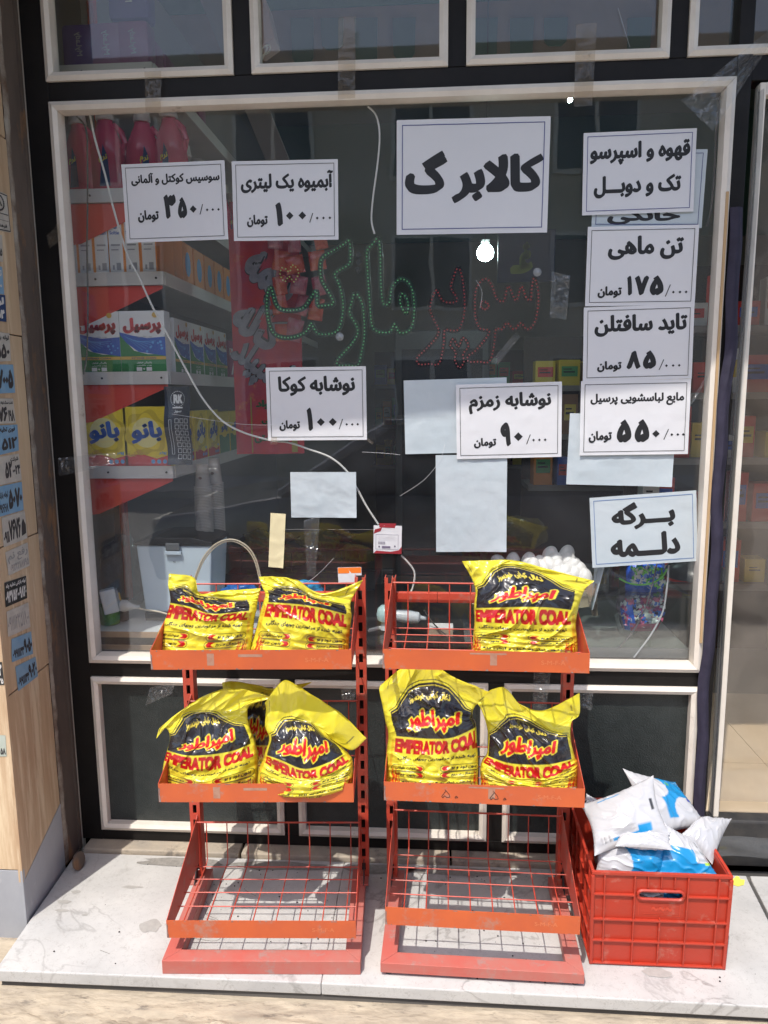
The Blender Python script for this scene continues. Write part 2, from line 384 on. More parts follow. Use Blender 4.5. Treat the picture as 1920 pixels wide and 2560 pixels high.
# the marble step, cut in slabs
step = struct(bx('step_bed', grout, -1.115, 2.4, -.535, .02, -.24, -.034))
def slab(pts, zt=0.0, m=marble):
    mb = MB().prism([(x, y, -.033) for x, y in pts], (0, 0, zt+.033)); return mb.build('marble_slab', m, step, bevel=.003)
slab([(-1.122, -.547), (-.2806, -.541), (-.2806, -.052), (-1.15, -.052)])
slab([(-.2797, -.541), (.905, -.551), (.925, -.26), (.942, -.074), (.945, -.052), (-.2797, -.052)])
slab([(.915, -.552), (1.7, -.556), (1.7, -.235), (.937, -.235)])
slab([(.938, -.226), (1.7, -.226), (1.7, -.052), (.956, -.052), (.952, -.074)])
for k, (x0, x1) in enumerate([(-1.13, -.62), (-.612, .05), (.056, .62), (.626, .84)]):
    MB().box(x0, x1, -.049, .012, -.03, .014).build('sill_stone', beige_stone, step, bevel=.004)
# worn cracks in the marble
crack = mat('crack_dirt', (.20, .19, .17), .9)
for pts in [[(500, 2240), (520, 2262), (515, 2285), (545, 2300), (560, 2330)], [(540, 2300), (500, 2295), (470, 2310)], [(560, 2330), (540, 2352), (480, 2345)], [(250, 2375), (275, 2385)], [(640, 2240), (612, 2225)]]:
    mb = MB(); w = [at(x, y, 'Z', .0006) for x, y in pts]; mb.tube(curve_pts(w, 5), .0007, 4)
    mb.build('crack_line', crack, step)
stain = mat('damp_stain', (.40, .385, .36), .55, (.33, .32, .30), 60)
def blob(cx, cy, rx, ry, z, m, seed, parent, name='stain'):
    random.seed(seed); k = 26; pts = []
    for i in range(k):
        a = 2*math.pi*i/k; q = 1+.35*noise.noise(Vector((math.cos(a)*1.7, math.sin(a)*1.7, seed*3.1)))+.12*random.random()
        pts.append((cx+rx*q*math.cos(a), cy+ry*q*math.sin(a), z))
    mb = MB(); mb.v = pts; mb.f = [tuple(range(k))]; return mb.build(name, m, parent)
for j, (x, y, rx, ry) in enumerate([(378, 2315, .030, .022), (160, 2255, .020, .007), (190, 2230, .014, .006), (155, 2277, .018, .006), (212, 2288, .008, .004), (330, 2218, .03, .006), (1640, 2432, .035, .014)]):
    p = at(x, y, 'Z', 0); blob(p.x, p.y, rx, ry, .0012, stain, j, step)
grime = mat('grime', (.30, .285, .26), .7, (.20, .19, .175), 90)
for j, (x, y, rx, ry) in enumerate([(450, 2150, .12, .022), (700, 2165, .16, .020), (950, 2172, .10, .02), (1150, 2180, .15, .018)]):
    p = at(x, y, 'Z', 0); blob(p.x, min(p.y, -.085), rx, ry, .0018, grime, j+20, step)

# ------------------------------------------------------------------ stone pillar on the left
wood_stone = mat('travertine', (.60, .44, .28), .5, (.42, .27, .16), 9, stretch=(1.6, 1.6, .13), c3=(.70, .56, .38), s3=8, t3=.50, amt=.9, bump=.0006, bscale=40)
grey_marble = mat('grey_marble', (.40, .41, .43), .45, (.31, .32, .35), 4, stretch=(1, 1, .5), c3=(.52, .52, .53), s3=6, t3=.6, amt=.6, bump=.0004)
mortar = mat('mortar', (.24, .21, .18), .95, (.16, .13, .11), 30, bump=.004, bscale=60)
PA = Vector((-1.137, -.370, 0)); PB = Vector((-1.156, -.114, 0))
pside = (PB-PA).normalized(); pn = Vector((pside.y, -pside.x, 0))      # pn points to +X
if pn.x < 0: pn = -pn
pil = thing('stone_pillar', 'stone clad pillar at the left with brown veined tiles over a grey marble base, covered in stickers', 'pillar', (-1.30, -.24, -.06))
def loc(p): return Vector(p)-Vector((-1.30, -.24, -.06))
core_pts = [PA-pn*.014+pside*.014, PB-pn*.014, Vector((-1.75, PB.y, 0)), Vector((-1.75, PA.y+.014, 0))]
MB().prism([loc((p.x, p.y, -.055)) for p in core_pts], (0, 0, 3.15)).build('core', mortar, pil)
def pz(y, frac=0.0):     # height on the side face from a photo row near the pillar
    x = 40; return at_plane(x, y, PA+pside*.1, pn).z
zs_side = [(-.05, .118, grey_marble)]
prev = .1205
for z in (.66, 1.06, 1.62, 2.14, 2.62, 3.05):
    zs_side.append((prev, z-.0018, wood_stone)); prev = z+.0018
L = (PB-PA).length
for k, (z0, z1, m) in enumerate(zs_side):
    a, b = PA, PB-pside*(.004*(k % 2))
    if k == 0: z1a = .130
    pts = [a-pn*.012, a, b, b-pn*.012]
    if k == 0:    # base tile is cut on a slope with the tile above
        mb = MB(); vs = []
        for p, zz in zip(pts, (.118, .118, .205, .205)): vs.append(loc((p.x, p.y, -.05))); vs.append(loc((p.x, p.y, zz)))
        mb.add(vs, [(0, 2, 4, 6), (1, 7, 5, 3), (0, 1, 3, 2), (2, 3, 5, 4), (4, 5, 7, 6), (6, 7, 1, 0)]); mb.build('tile', m, pil)
    elif k == 1:
        mb = MB(); vs = []
        for p, zz in zip(pts, (z0, z0, .208, .208)): vs.append(loc((p.x, p.y, zz))); vs.append(loc((p.x, p.y, z1)))
        mb.add(vs, [(0, 2, 4, 6), (1, 7, 5, 3), (0, 1, 3, 2), (2, 3, 5, 4), (4, 5, 7, 6), (6, 7, 1, 0)]); mb.build('tile', m, pil)
    else:
        MB().prism([loc((p.x, p.y, z0)) for p in pts], (0, 0, z1-z0)).build('tile', m, pil, bevel=.0008)
fz = [(-.055, .155, grey_marble), (.1585, .78, wood_stone), (.784, 1.40, wood_stone), (1.404, 2.0, wood_stone), (2.004, 2.6, wood_stone), (2.604, 3.05, wood_stone)]
for z0, z1, m in fz:
    for x0, x1 in [(-1.452, -1.1372), (-1.76, -1.4545)]:
        MB().prism([loc((x0, PA.y-.0005, z0)), loc((x1, PA.y-.0005, z0)), loc((x1, PA.y+.0115, z0)), loc((x0, PA.y+.0115, z0))], (0, 0, z1-z0)).build('tile', m, pil, bevel=.0008)

# rusty guide rail between pillar and shopfront
rust = mat('rusty_steel', (.075, .055, .045), .75, (.14, .105, .085), 5, stretch=(1, 1, .35), c3=(.23, .12, .055), s3=9, t3=.52, amt=.9, bump=.0012, bscale=50)
plaster = mat('crumbling_plaster', (.33, .29, .24), .95, (.12, .07, .045), 14, bump=.006, bscale=40)
g = thing('shutter_guide', 'tall brown rusty steel shutter guide with crumbling plaster edge beside the stone pillar', 'shutter guide', (-1.165, -.05, 0))
MB().box(-.02, .006, -.052, .046, -.01, 3.1).build('rail', rust, g)
MB().box(.0062, .012, .030, .044, -.01, 3.1).build('lip', rust, g)
mb = MB(); random.seed(8)
def edge(u, v):
    z = v*3.1; w = .012+.012*noise.noise(Vector((z*6, 0, 5)))+.006*noise.noise(Vector((z*25, 1, 5)))
    return (.0065+.004*math.sin(math.pi*u)+.002*noise.noise(Vector((u*3, z*40, 1))), -.060+u*(w+.012), z)
mb.grid(edge, 4, 300); mb.build('plaster_edge', plaster, g, smooth=True)
d = at(205, 2185, 'Y', -.155)
mb = MB().lathe([(0.001, -.004), (.026, -.004), (.028, 0), (.026, .004), (.001, .004)], k=20, m=Matrix.Rotation(R(80), 4, 'Y') @ Matrix.Rotation(R(8), 4, 'X'))
o = mb.build('shutter_lock_disc', rust, smooth=True); o.location = (d.x-.018, d.y+.02, .029); tag(o, 'small rusty metal disc standing at the foot of the shutter guide', 'metal disc')

# ------------------------------------------------------------------ shopfront
front = thing('shopfront_frame', 'black steel shopfront framework with white aluminium window surrounds and pebbled black lower panels', 'shopfront', (0, 0, 0))
ST = black_steel
Z0, Z1, X0, X1 = .6243, 2.2705, -1.0845, .7925
def steel(x0, x1, z0, z1, y0=0, y1=.06): return bx('steel_member', ST, x0, x1, y0, y1, z0, z1, front, bevel=.0015)
steel(-1.153, X0-.0008, .016, 3.05); steel(X1+.0015, .832, .016, 3.05, -.004, .07)
steel(X0-.0008, X1+.0015, Z1+.0008, 2.3235, .001)      # between window and transoms
steel(X0-.0008, X1+.0015, .5775, Z0-.0008, .001)
steel(X0-.0008, X1+.0015, .016, .0525, .001)
for x0, x1 in [(-.4775, -.4325), (.1655, .2125)]: steel(x0, x1, .0535, .5765, .002)
for x0, x1 in [(-.554, -.504), (.0345, .0825), (.6175, .6645)]: steel(x0, x1, 2.3245, 3.05, .002)
steel(-1.153, 2.4, 3.05, 3.9, .0)
steel(.8335, 2.4, 2.262, 2.3235, .001)
def surround(name, x0, x1, z0, z1, w, y0, dep, parent, m=white_alu):
    """four mitred profiles"""
    a = [(x0, z0), (x1, z0), (x1, z1), (x0, z1)]; b = [(x0+w, z0+w), (x1-w, z0+w), (x1-w, z1-w), (x0+w, z1-w)]
    for i in range(4):
        j = (i+1) % 4
        e = .0006; q = [a[i], a[j], b[j], b[i]]; cx = sum(p[0] for p in q)/4; cz = sum(p[1] for p in q)/4
        q = [(cx+(p[0]-cx)*(1-e), cz+(p[1]-cz)*(1-e)) for p in q]
        mb = MB(); q2 = q; hi = y0; mid = y0+.006
        vs = [(q[0][0], mid, q[0][1]), (q[1][0], mid, q[1][1]), (q[2][0], mid, q[2][1]), (q[3][0], mid, q[3][1])]
        # gently rounded front: raise the centre line
        c1 = ((q[0][0]+q[3][0])/2, hi, (q[0][1]+q[3][1])/2); c2 = ((q[1][0]+q[2][0])/2, hi, (q[1][1]+q[2][1])/2)
        c0a = tuple(.8*np.array(c1)+.2*np.array(vs[0])); c0b = tuple(.8*np.array(c2)+.2*np.array(vs[1]))
        V = [vs[0], vs[1], c2, c1, vs[2], vs[3]]; V += [(p[0], y0+dep, p[2]) for p in (vs[0], vs[1], vs[2], vs[3])]
        mb.add(V, [(0, 1, 2, 3), (3, 2, 4, 5), (0, 6, 7, 1), (5, 4, 8, 9), (6, 9, 8, 7), (0, 3, 5, 9, 6), (1, 7, 8, 4, 2)]); mb.build(name, m, parent)
glass = clear('window_glass', (.985, .99, .988), refl=.055, haze=.016, hazecol=(.50, .52, .58), rough=.01, bump=.0006, bscale=3, smear=True)
glass2 = clear('transom_glass', (.94, .95, .93), refl=.030, haze=.02, hazecol=(.42, .40, .36), rough=.02, smear=True)
win = bpy.data.objects.new('display_window', None); COL.objects.link(win); win.parent = front
surround('window_profile', X0, X1, Z0, Z1, .0235, -.014, .05, win)
bx('gasket', shade_black, X0+.0242, X1-.0242, .0365, .0385, Z0+.0242, Z0+.0275, win)
bx('pane', glass, X0+.022, X1-.022, .026, .031, Z0+.022, Z1-.022, win)
for x0, x1 in [(-1.088, -.5545), (-.5035, .034), (.083, .617), (.665, 1.20)]:
    tw = bpy.data.objects.new('transom_window', None); COL.objects.link(tw); tw.parent = front
    surround('window_profile', x0, x1, 2.3245, 2.98, .0235, -.012, .045, tw); bx('pane', glass2, x0+.022, x1-.022, .024, .028, 2.3245+.022, 2.958, tw)
for x0, x1 in [(-1.0845, -.4785), (-.4315, .1645), (.2135, .7915)]:
    lp = bpy.data.objects.new('lower_panel', None); COL.objects.link(lp); lp.parent = front
    surround('panel_profile', x0, x1, .0535, .5765, .0225, -.012, .045, lp); bx('pebbled_pane', pebbled, x0+.0215, x1-.0215, .018, .024, .0535+.0215, .5765-.0215, lp)

# ------------------------------------------------------------------ door on the right, with plastic strip curtain
cream_tile = mat('cream_floor_tile', (.76, .62, .45), .4, (.68, .54, .38), 5, c3=(.40, .30, .20), s3=6, t3=.62, amt=.5)
strip_plastic = clear('old_strip_plastic', (.72, .74, .75), refl=.05, haze=.15, hazecol=(.34, .35, .37), rough=.12, bump=.02, bscale=5, smear=True)
door = thing('glass_door', 'tall glass shop door with a narrow white frame at the right edge', 'door', (.862, .01, .10))
def dl(x, y, z): return (x-.862, y-.01, z-.10)
mb = MB(); mb.prism([dl(.856, -.004, .16), dl(.872, -.004, .16), dl(.872, -.004, 2.255), dl(.856, -.004, 2.255)], (0, .035, 0)); mb.build('door_stile', white_alu, door, bevel=.002)
mb = MB(); mb.prism([dl(.8725, -.003, 2.225), dl(1.75, -.003, 2.225), dl(1.75, -.003, 2.255), dl(.8725, -.003, 2.255)], (0, .033, 0)); mb.build('door_head', white_alu, door)
MB().box(.0108, .90, .012, .016, .10, 2.12).build('pane', clear('door_glass', (.94, .93, .91), refl=.045, haze=.09, hazecol=(.50, .43, .37), rough=.03, bump=.004, bscale=2.5, smear=True), door)
MB().box(-.018, .90, -.020, .035, -.099, .052).build('threshold', mat('black_threshold', (.03, .03, .032), .5, (.06, .055, .05), 20, bump=.002, bscale=40), door, bevel=.006)
cu = thing('plastic_curtain', 'grey see-through plastic curtain bunched between the navy trim and the white door frame', 'plastic curtain', (.84, -.03, .15))
def cf(u, v): return (-.010+.014*u+.004*math.sin(v*9), .012*math.sin(u*9+v*3)-.004+.012*math.sin(v*5), 2.07*v)
MB().grid(cf, 14, 60).build('curtain_sheet', strip_plastic, cu, smooth=True)
def cf2(u, v): return (.012+.60*u+.006*math.sin(v*4), -.030+.003*math.sin(u*12+v*6), -.085+.065*v+.004*noise.noise(Vector((u*6, v, 0))))
MB().grid(cf2, 40, 8).build('curtain_hem', clear('grey_hem_plastic', (.60, .62, .63), refl=.05, haze=.30, hazecol=(.22, .23, .24), rough=.2, bump=.03, bscale=7), cu, smooth=True)
navy = mat('navy_fabric', (.018, .015, .034), .75, (.032, .027, .055), 12, bump=.003, bscale=30)
def nv(u, v):
    z = .06+1.88*v; x = .787+.010*v+.034*u+.004*math.sin(v*17)+.003*math.sin(v*41)
    return (x, -.012-.010*math.sin(math.pi*u)-.004*noise.noise(Vector((u*3, v*22, 0))), z)
o = MB().grid(nv, 8, 150).build('fabric_trim', navy, smooth=True); tag(o, 'long navy fabric trim strip hanging down the right edge of the display window', 'fabric trim')
relorigin(o, (.80, -.01, .06))
o = bx('wooden_batten', mat('bare_wood', (.50, .33, .17), .7, (.42, .27, .14), 20, stretch=(4, 4, .4)), .7795, .7860, -.020, -.0145, .72, 1.98); tag(o, 'thin bare wooden batten fixed beside the navy trim strip', 'batten'); relorigin(o, (.783, -.017, .72))

# ------------------------------------------------------------------ awning (above the picture; it shades the upper half)
aw = thing('awning', 'plain shop awning above the window, out of the picture', 'awning', (0, 0, 3.0))
canvas = mat('awning_sheet', (.66, .65, .62), .8)
def ay(x): return -(.767-.044*x)
MB().prism([(-2.5, ay(-2.5), 0), (1.6, ay(1.6), 0), (1.6, .0, .35), (-2.5, .0, .35)], (0, 0, .02)).build('awning_sheet', canvas, aw)
for x in (-2.2, 1.4): MB().tube([(x, -.02, -.0), (x, -.64, .03)], .012, 8).build('bracket', ST, aw)

# ------------------------------------------------------------------ shop room
wall_m = mat('green_beige_wall', (.30, .27, .22), .8, (.26, .235, .19), 3)
green_m = mat('dull_green_wall', (.10, .17, .13), .8)
ceil_m = mat('shop_ceiling', (.30, .32, .29), .8)
bx0 = struct(bx('shop_back_wall', wall_m, -1.6, 3.2, 5.0, 5.1, .15, 3.9))
struct(bx('shop_side_wall', wall_m, -1.72, -1.6, .02, 5.1, -.2, 3.9)); struct(bx('shop_side_wall', wall_m, 3.2, 3.3, .02, 5.1, -.2, 3.9))
struct(bx('shop_ceiling', ceil_m, -1.72, 3.3, .0, 5.1, 3.9, 4.0))
struct(bx('shop_floor', mat('shop_floor_tile', (.30, .26, .21), .4), -1.6, 3.2, 1.0, 5.0, .0, .149))
vest = struct(bx('shop_floor', cream_tile, .834, 3.2, .05, .999, .0, .135))
for i in range(6):
    for j in range(3):
        MB().box(.8345+i*.335, .8345+i*.335+.3325, .05+j*.318, .05+j*.318+.3155, .1352, .150).build('floor_tile', cream_tile, vest)
struct(bx('shop_front_wall', conc, 1.75, 3.3, -.02, .045, -.05, 3.9)); struct(bx('shop_front_wall', conc, -1.72, -1.154, .0, .02, -.05, 3.9))
# black board wall below the window so that no light leaks under the counter
bx('back_board', dark_wood, -1.14, .832, .061, .07, .02, .60, front)

# ------------------------------------------------------------------ street behind the camera (seen only as reflections)
brick = mat('cream_brick', (.52, .46, .36), .85, (.46, .40, .31), 12)
bld = thing('brick_building', 'cream brick building across the street with light framed windows, seen as a reflection', 'building', (0, -12, -.06))
MB().box(-14, 14, -.8, 0, 0, 7.4).build('wall', brick, bld)
row = MB()
darkglass = mat('dark_glass', (.03, .035, .04), .1)
wf = mat('cream_frame', (.60, .56, .48), .6)
for i in range(9):
    for z0 in (.9, 3.1, 5.4):
        f = MB().box(0, 1.5, 0, .05, 0, 1.35).box(.72, .78, .05, .08, .06, 1.29).build('window', wf, bld); f.location = (-12.4+i*2.9, .0, z0)
        MB().box(.07, .71, .051, .06, .07, 1.28).box(.79, 1.43, .051, .06, .07, 1.28).build('pane', darkglass, f)
MB().box(-14.1, 14.1, -.8, .14, 7.4, 7.6).build('cornice', wf, bld)
# parked car
car = thing('parked_car', 'dark grey parked car across from the shop, seen as a faint reflection in the window', 'car', (.1, -3.75, -.18))
carp = mat('car_paint', (.10, .105, .115), .25, coat=.6, metal=.3); cglass = mat('car_glass', (.012, .014, .016), .05)
def carbody():
    prof = [(-2.15, .30), (-2.2, .55), (-2.1, .78), (-1.15, .93), (1.75, .95), (2.1, .85), (2.15, .5), (2.1, .28)]
    mb = MB(); mb.prism([(x, -.82, z) for x, z in prof], (0, 1.64, 0)); return mb
carbody().build('body', carp, car, bevel=.05, smooth=True)
cab = [(-1.2, .94), (-.45, 1.42), (.85, 1.44), (1.55, .96)]
mb = MB(); lo = [(x, -.80, z) for x, z in cab]; n = 4
V = [(-1.2, -.78, .94), (1.55, -.78, .96), (1.55, .78, .96), (-1.2, .78, .94), (-.45, -.62, 1.42), (.85, -.62, 1.44), (.85, .62, 1.44), (-.45, .62, 1.42)]
mb.add(V, [(0, 1, 5, 4), (1, 2, 6, 5), (2, 3, 7, 6), (3, 0, 4, 7), (4, 5, 6, 7), (0, 3, 2, 1)]); mb.build('glasshouse', cglass, car)
for s in (-1, 1):
    for a, b in [((-1.2, .785, .94), (-.45, .625, 1.425)), ((.22, .785, .95), (.20, .625, 1.435)), ((1.55, .785, .96), (.85, .625, 1.445))]:
        MB().tube([(a[0], s*a[1], a[2]), (b[0], s*b[1], b[2])], .035, 6).build('window_pillar', mat('grey_trim', (.20, .21, .23), .3) if 'grey_trim' not in bpy.data.materials else bpy.data.materials['grey_trim'], car)
MB().box(-.46, .86, -.61, .61, 1.425, 1.465).build('roof', carp, car, bevel=.015)
tyre = mat('tyre_rubber', (.02, .02, .02), .8); alloy = mat('alloy', (.45, .46, .48), .3, metal=.8)
for x in (-1.4, 1.3):
    for s in (-1, 1):
        w = MB().lathe([(.10, -.10), (.30, -.10), (.325, -.07), (.325, .07), (.30, .10), (.10, .10)], k=28, m=Matrix.Rotation(R(90), 4, 'X')).build('wheel', tyre, car, smooth=True); w.location = (x, s*.76, .325)
        rim = MB().lathe([(.02, .03), (.06, .03)], k=12, m=Matrix.Rotation(R(-90*s), 4, 'X'))
        for q in range(7):
            a = 2*math.pi*q/7; rim.tube([(.03*math.cos(a), s*.105, .03*math.sin(a)), (.21*math.cos(a), s*.108, .21*math.sin(a))], .018, 5)
        rim.tube([(.215*math.cos(2*math.pi*q/24), s*.106, .215*math.sin(2*math.pi*q/24)) for q in range(24)], .014, 5, closed=True)
        rim.build('rim', alloy, w)
for s in (-1, 1):
    MB().box(-2.17, -2.10, s*.6-.16, s*.6+.16, .62, .76).build('headlight', wf, car, bevel=.02)
    MB().box(-.95, -.75, s*.86-.05, s*.86+.05, .93, 1.05).build('wing_mirror', carp, car, bevel=.02)

# ================================================================== PAPERS ON THE GLASS
def sheet(name, label, cat, c, w, h, m, off=0.0, rz=0, seed=1, group=None, wav=.0012, curl=0.0, inside=False):
    """paper sheet taped on the glass. c = photo pixel of its centre; returns (object, surface function)"""
    yy = .0252-.0016-off if not inside else .034+off
    p = at(c[0], c[1], 'Y', yy)
    def fn(x, y, lift=0.0):
        a, b = x-w/2, y-h/2; X = a*math.cos(rz)-b*math.sin(rz); Z = a*math.sin(rz)+b*math.cos(rz)
        bul = wav*(noise.noise(Vector((x*14, y*14, seed*7.7)))+.5*noise.noise(Vector((x*45, y*30, seed)))+.5*(1-abs(noise.noise(Vector((x*20+y*8, y*26, seed*3))))*2)**3)
        cr = curl*max(0, (x/w+(1-y/h))-1.55)**2 if curl else 0
        return (X, -abs(bul)-cr-lift, Z)
    mb = MB().grid(lambda u, v: fn(u*w, v*h), 40, 28)
    bk = len(mb.v); o = mb.build(name, m, smooth=True, recalc=False); o.location = p
    tag(o, label, cat, group); return o, fn
def quadc(*q):   # centre and size of a photo quad (TL, TR, BR, BL)
    P = [at(x, y, 'Y', .024) for x, y in q]; c = (sum(a for a, _ in q)/4, sum(b for _, b in q)/4)
    w = ((P[1]-P[0]).length+(P[2]-P[3]).length)/2; h = ((P[3]-P[0]).length+(P[2]-P[1]).length)/2
    d = (P[1]-P[0])+(P[2]-P[3]); return c, w, h, math.atan2(d.z, d.x)
K = 960/1659.0
def z(ox, oy, *pts): return [(ox+x*K, oy+y*K) for x, y in pts]
def price(label, q, title, trow, num, nrow, toman, off=0, blue=False, seed=1, bold=.045, m=None):
    """printed price sheet: title line, number with diamond zeros, small zeros, toman"""
    c, w, h, rz = quadc(*q); o, fn = sheet('price_sign', label, 'sign', c, w, h, m or paper, off, rz, seed, 'printed paper signs on the window', wav=.0014)
    f = Flat(); f.frame(w*.035, w*.965, h*.045, h*.955, w*.0045); f.build('border_line', blueink if blue else ink, o, fn, lift=.0009)
    f = Flat()
    x0, x1, y0, y1 = trow; f.text(fa(title), x0*w, x1*w, y0*h, y1*h, bold); f.build('title_line', ink, o, fn)
    if num:
        f = Flat()
        for it in num:
            k = it[0]
            if k == 'd': f.diamond(it[1]*w, it[2]*h, it[3]*w, it[3]*w*1.0)
            elif k == 's': f.poly([(it[1]*w, it[3]*h), ((it[1]+.008)*w, it[3]*h), ((it[2]+.008)*w, it[4]*h), (it[2]*w, it[4]*h)])
            else: f.text(k, it[1]*w, it[2]*w, it[3]*h, it[4]*h, .075)
    if toman: x0, x1, y0, y1 = toman; f.text(fa('تومان'), x0*w, x1*w, y0*h, y1*h, .05)
    if num: f.build('price_line', ink, o, fn)
    return o
def small0(xs, y, r=.013): return [('d', x, y, r) for x in xs]
price('sausage price sign with 350 in large numerals, leftmost of the upper papers', z(0, 0, (525, 712), (970, 694), (984, 1035), (545, 1051)), 'سوسیس کوکتل و آلمانی', (.085, .945, .72, .88),
      [('۳', .39, .51, .29, .60), ('۵', .525, .615, .29, .56), ('d', .675, .40, .034), ('s', .735, .765, .33, .46)]+small0((.81, .865, .92), .385), (), (.13, .335, .25, .41), 0, seed=1)
price('juice price sign with 100 in large numerals, right beside the sausage sign', z(0, 0, (1000, 700), (1458, 688), (1462, 1038), (1010, 1042)), 'آبمیوه یک لیتری', (.08, .955, .60, .87),
      [('۱', .405, .475, .18, .48), ('d', .54, .31, .036), ('d', .66, .31, .036), ('s', .725, .755, .22, .34)]+small0((.80, .86, .92), .275), (), (.13, .33, .17, .33), 0, seed=2)
price('largest white paper, one heavy black word, in the upper middle of the window', z(960, 0, (37, 522), (717, 506), (703, 1006), (68, 1018)), 'کالابر گ', (.055, .965, .27, .73), None, None, None, 0, blue=True, seed=3, bold=.062)
o5 = price('paper mostly hidden behind the coffee sign, only its cut off lower word showing', z(960, 0, (905, 655), (1387, 640), (1380, 993), (903, 980)), 'خانگی', (.14, .80, .04, .30), None, None, None, 0, blue=True, seed=5, m=bluepaper)
c, w, h, rz = quadc(*z(960, 0, (861, 577), (1347, 556), (1337, 914), (856, 932))); o, fn = sheet('text_sign', 'coffee and espresso sign with two lines of heavy text, topmost paper at the right', 'sign', c, w, h, paper, .0060, rz, 4, 'printed paper signs on the window')
Flat().frame(w*.035, w*.965, h*.045, h*.955, w*.005).build('border_line', blueink, o, fn, lift=.0009)
Flat().text(fa('قهوه و اسپرسو'), .06*w, .95*w, .60*h, .88*h, .05).build('first_line', ink, o, fn)
Flat().text(fa('تک و دوبـــل'), .10*w, .88*w, .20*h, .47*h, .05).build('second_line', ink, o, fn)
price('tuna price sign with 175 in large numerals, second from the top at the right', z(960, 560, (878, 14), (1360, 5), (1340, 350), (870, 357)), 'تن ماهی', (.19, .87, .58, .88),
      [('۱', .375, .425, .13, .38), ('۷', .445, .575, .13, .38), ('۵', .585, .71, .13, .38), ('s', .725, .765, .11, .26)]+small0((.80, .86, .915), .165), (), (.11, .33, .10, .25), .0056, seed=6)
price('washing powder price sign with 85 in large numerals, between two other price signs', z(960, 560, (866, 360), (1340, 350), (1327, 666), (855, 684)), 'تاید سافتلن', (.10, .94, .60, .89),
      [('۸', .40, .53, .15, .40), ('۵', .55, .67, .15, .40), ('s', .695, .735, .13, .27)]+small0((.765, .825, .88), .185), (), (.13, .355, .12, .27), .0060, seed=7)
price('laundry liquid price sign with 550 in large numerals, below the 85 sign', z(960, 560, (852, 684), (1325, 668), (1310, 997), (843, 998)), 'مایع لباسشویی پرسیل', (.09, .945, .66, .83),
      [('۵', .34, .475, .17, .48), ('۵', .505, .64, .17, .48), ('d', .70, .28, .034), ('s', .77, .81, .20, .34)]+small0((.845, .90, .95), .265), (), (.08, .295, .17, .33), .0075, seed=8)
price('cola price sign with 100 in large numerals, low in the middle with a taped corner', z(0, 560, (1138, 624), (1578, 614), (1586, 935), (1166, 935)), 'نوشابه کوکا', (.12, .89, .61, .88),
      [('۱', .40, .46, .13, .45), ('d', .54, .25, .040), ('d', .66, .25, .040), ('s', .72, .755, .15, .29)]+small0((.80, .855, .91), .215), (), (.12, .33, .13, .28), 0, seed=9)
price('soft drink price sign with 90 in large numerals, overlapping two blank sheets', z(960, 560, (312, 697), (769, 682), (762, 1007), (313, 1016)), 'نوشابه زمزم', (.12, .90, .60, .88),
      [('۹', .42, .52, .16, .48), ('d', .59, .285, .042), ('s', .665, .70, .18, .31)]+small0((.735, .79, .845), .235), (), (.165, .38, .14, .28), .0085, seed=10)
c, w, h, rz = quadc(*z(960, 1100, (887, 253), (1349, 217), (1352, 525), (899, 552))); o, fn = sheet('text_sign', 'pale blue bordered sign with two heavy words, lowest paper at the right, slightly tilted', 'sign', c, w, h, bluepaper, .0006, rz, 11, 'printed paper signs on the window')
Flat().frame(w*.035, w*.965, h*.045, h*.955, w*.005).build('border_line', mat('mid_blue_ink', (.06, .16, .40), .5), o, fn, lift=.0009)
Flat().text(fa('بـــرگه'), .20*w, .80*w, .51*h, .90*h, .055).build('first_line', ink, o, fn)
Flat().text(fa('دلـــمه'), .18*w, .84*w, .12*h, .46*h, .055).build('second_line', ink, o, fn)
# blank sheets
for q, lab, m, off, cat in [
    (z(960, 560, (83, 680), (533, 661), (525, 988), (92, 993)), 'blank pale sheet half covered by the 90 price sign', bluepaper, 0, 'paper'),
    (z(960, 1100, (218, 68), (528, 65), (531, 484), (230, 485)), 'tall blank pale sheet below the 90 price sign', bluepaper, .0030, 'paper'),
    (z(0, 1100, (1254, 137), (1538, 141), (1540, 334), (1258, 337)), 'small blank white sheet beneath the cola price sign', bluepaper, 0, 'paper'),
    (z(960, 560, (800, 816), (1255, 830), (1250, 1134), (788, 1128)), 'blank pale sheet tucked under the 550 price sign', bluepaper, 0, 'paper'),
    (z(0, 1100, (1172, 316), (1237, 320), (1222, 554), (1157, 548)), 'narrow cream paper strip near the bottom middle of the window', yelpaper, 0, 'paper')]:
    c, w, h, rz = quadc(*q); sheet('blank_sheet', lab, cat, c, w, h, m, off, rz, len(lab), None, wav=.0020, curl=.02)
q = [(844, 1418), (904, 1418), (904, 1454), (846, 1457)]; c, w, h, rz = quadc(*q)
o, fn = sheet('price_card', 'small orange and white card just above the left rack', 'card', c, w, h, paper, .0, rz, 3)
Flat().rect(.001, w-.001, h*.60, h-.001).build('orange_band', mat('orange_ink', (.85, .20, .02), .6), o, fn)
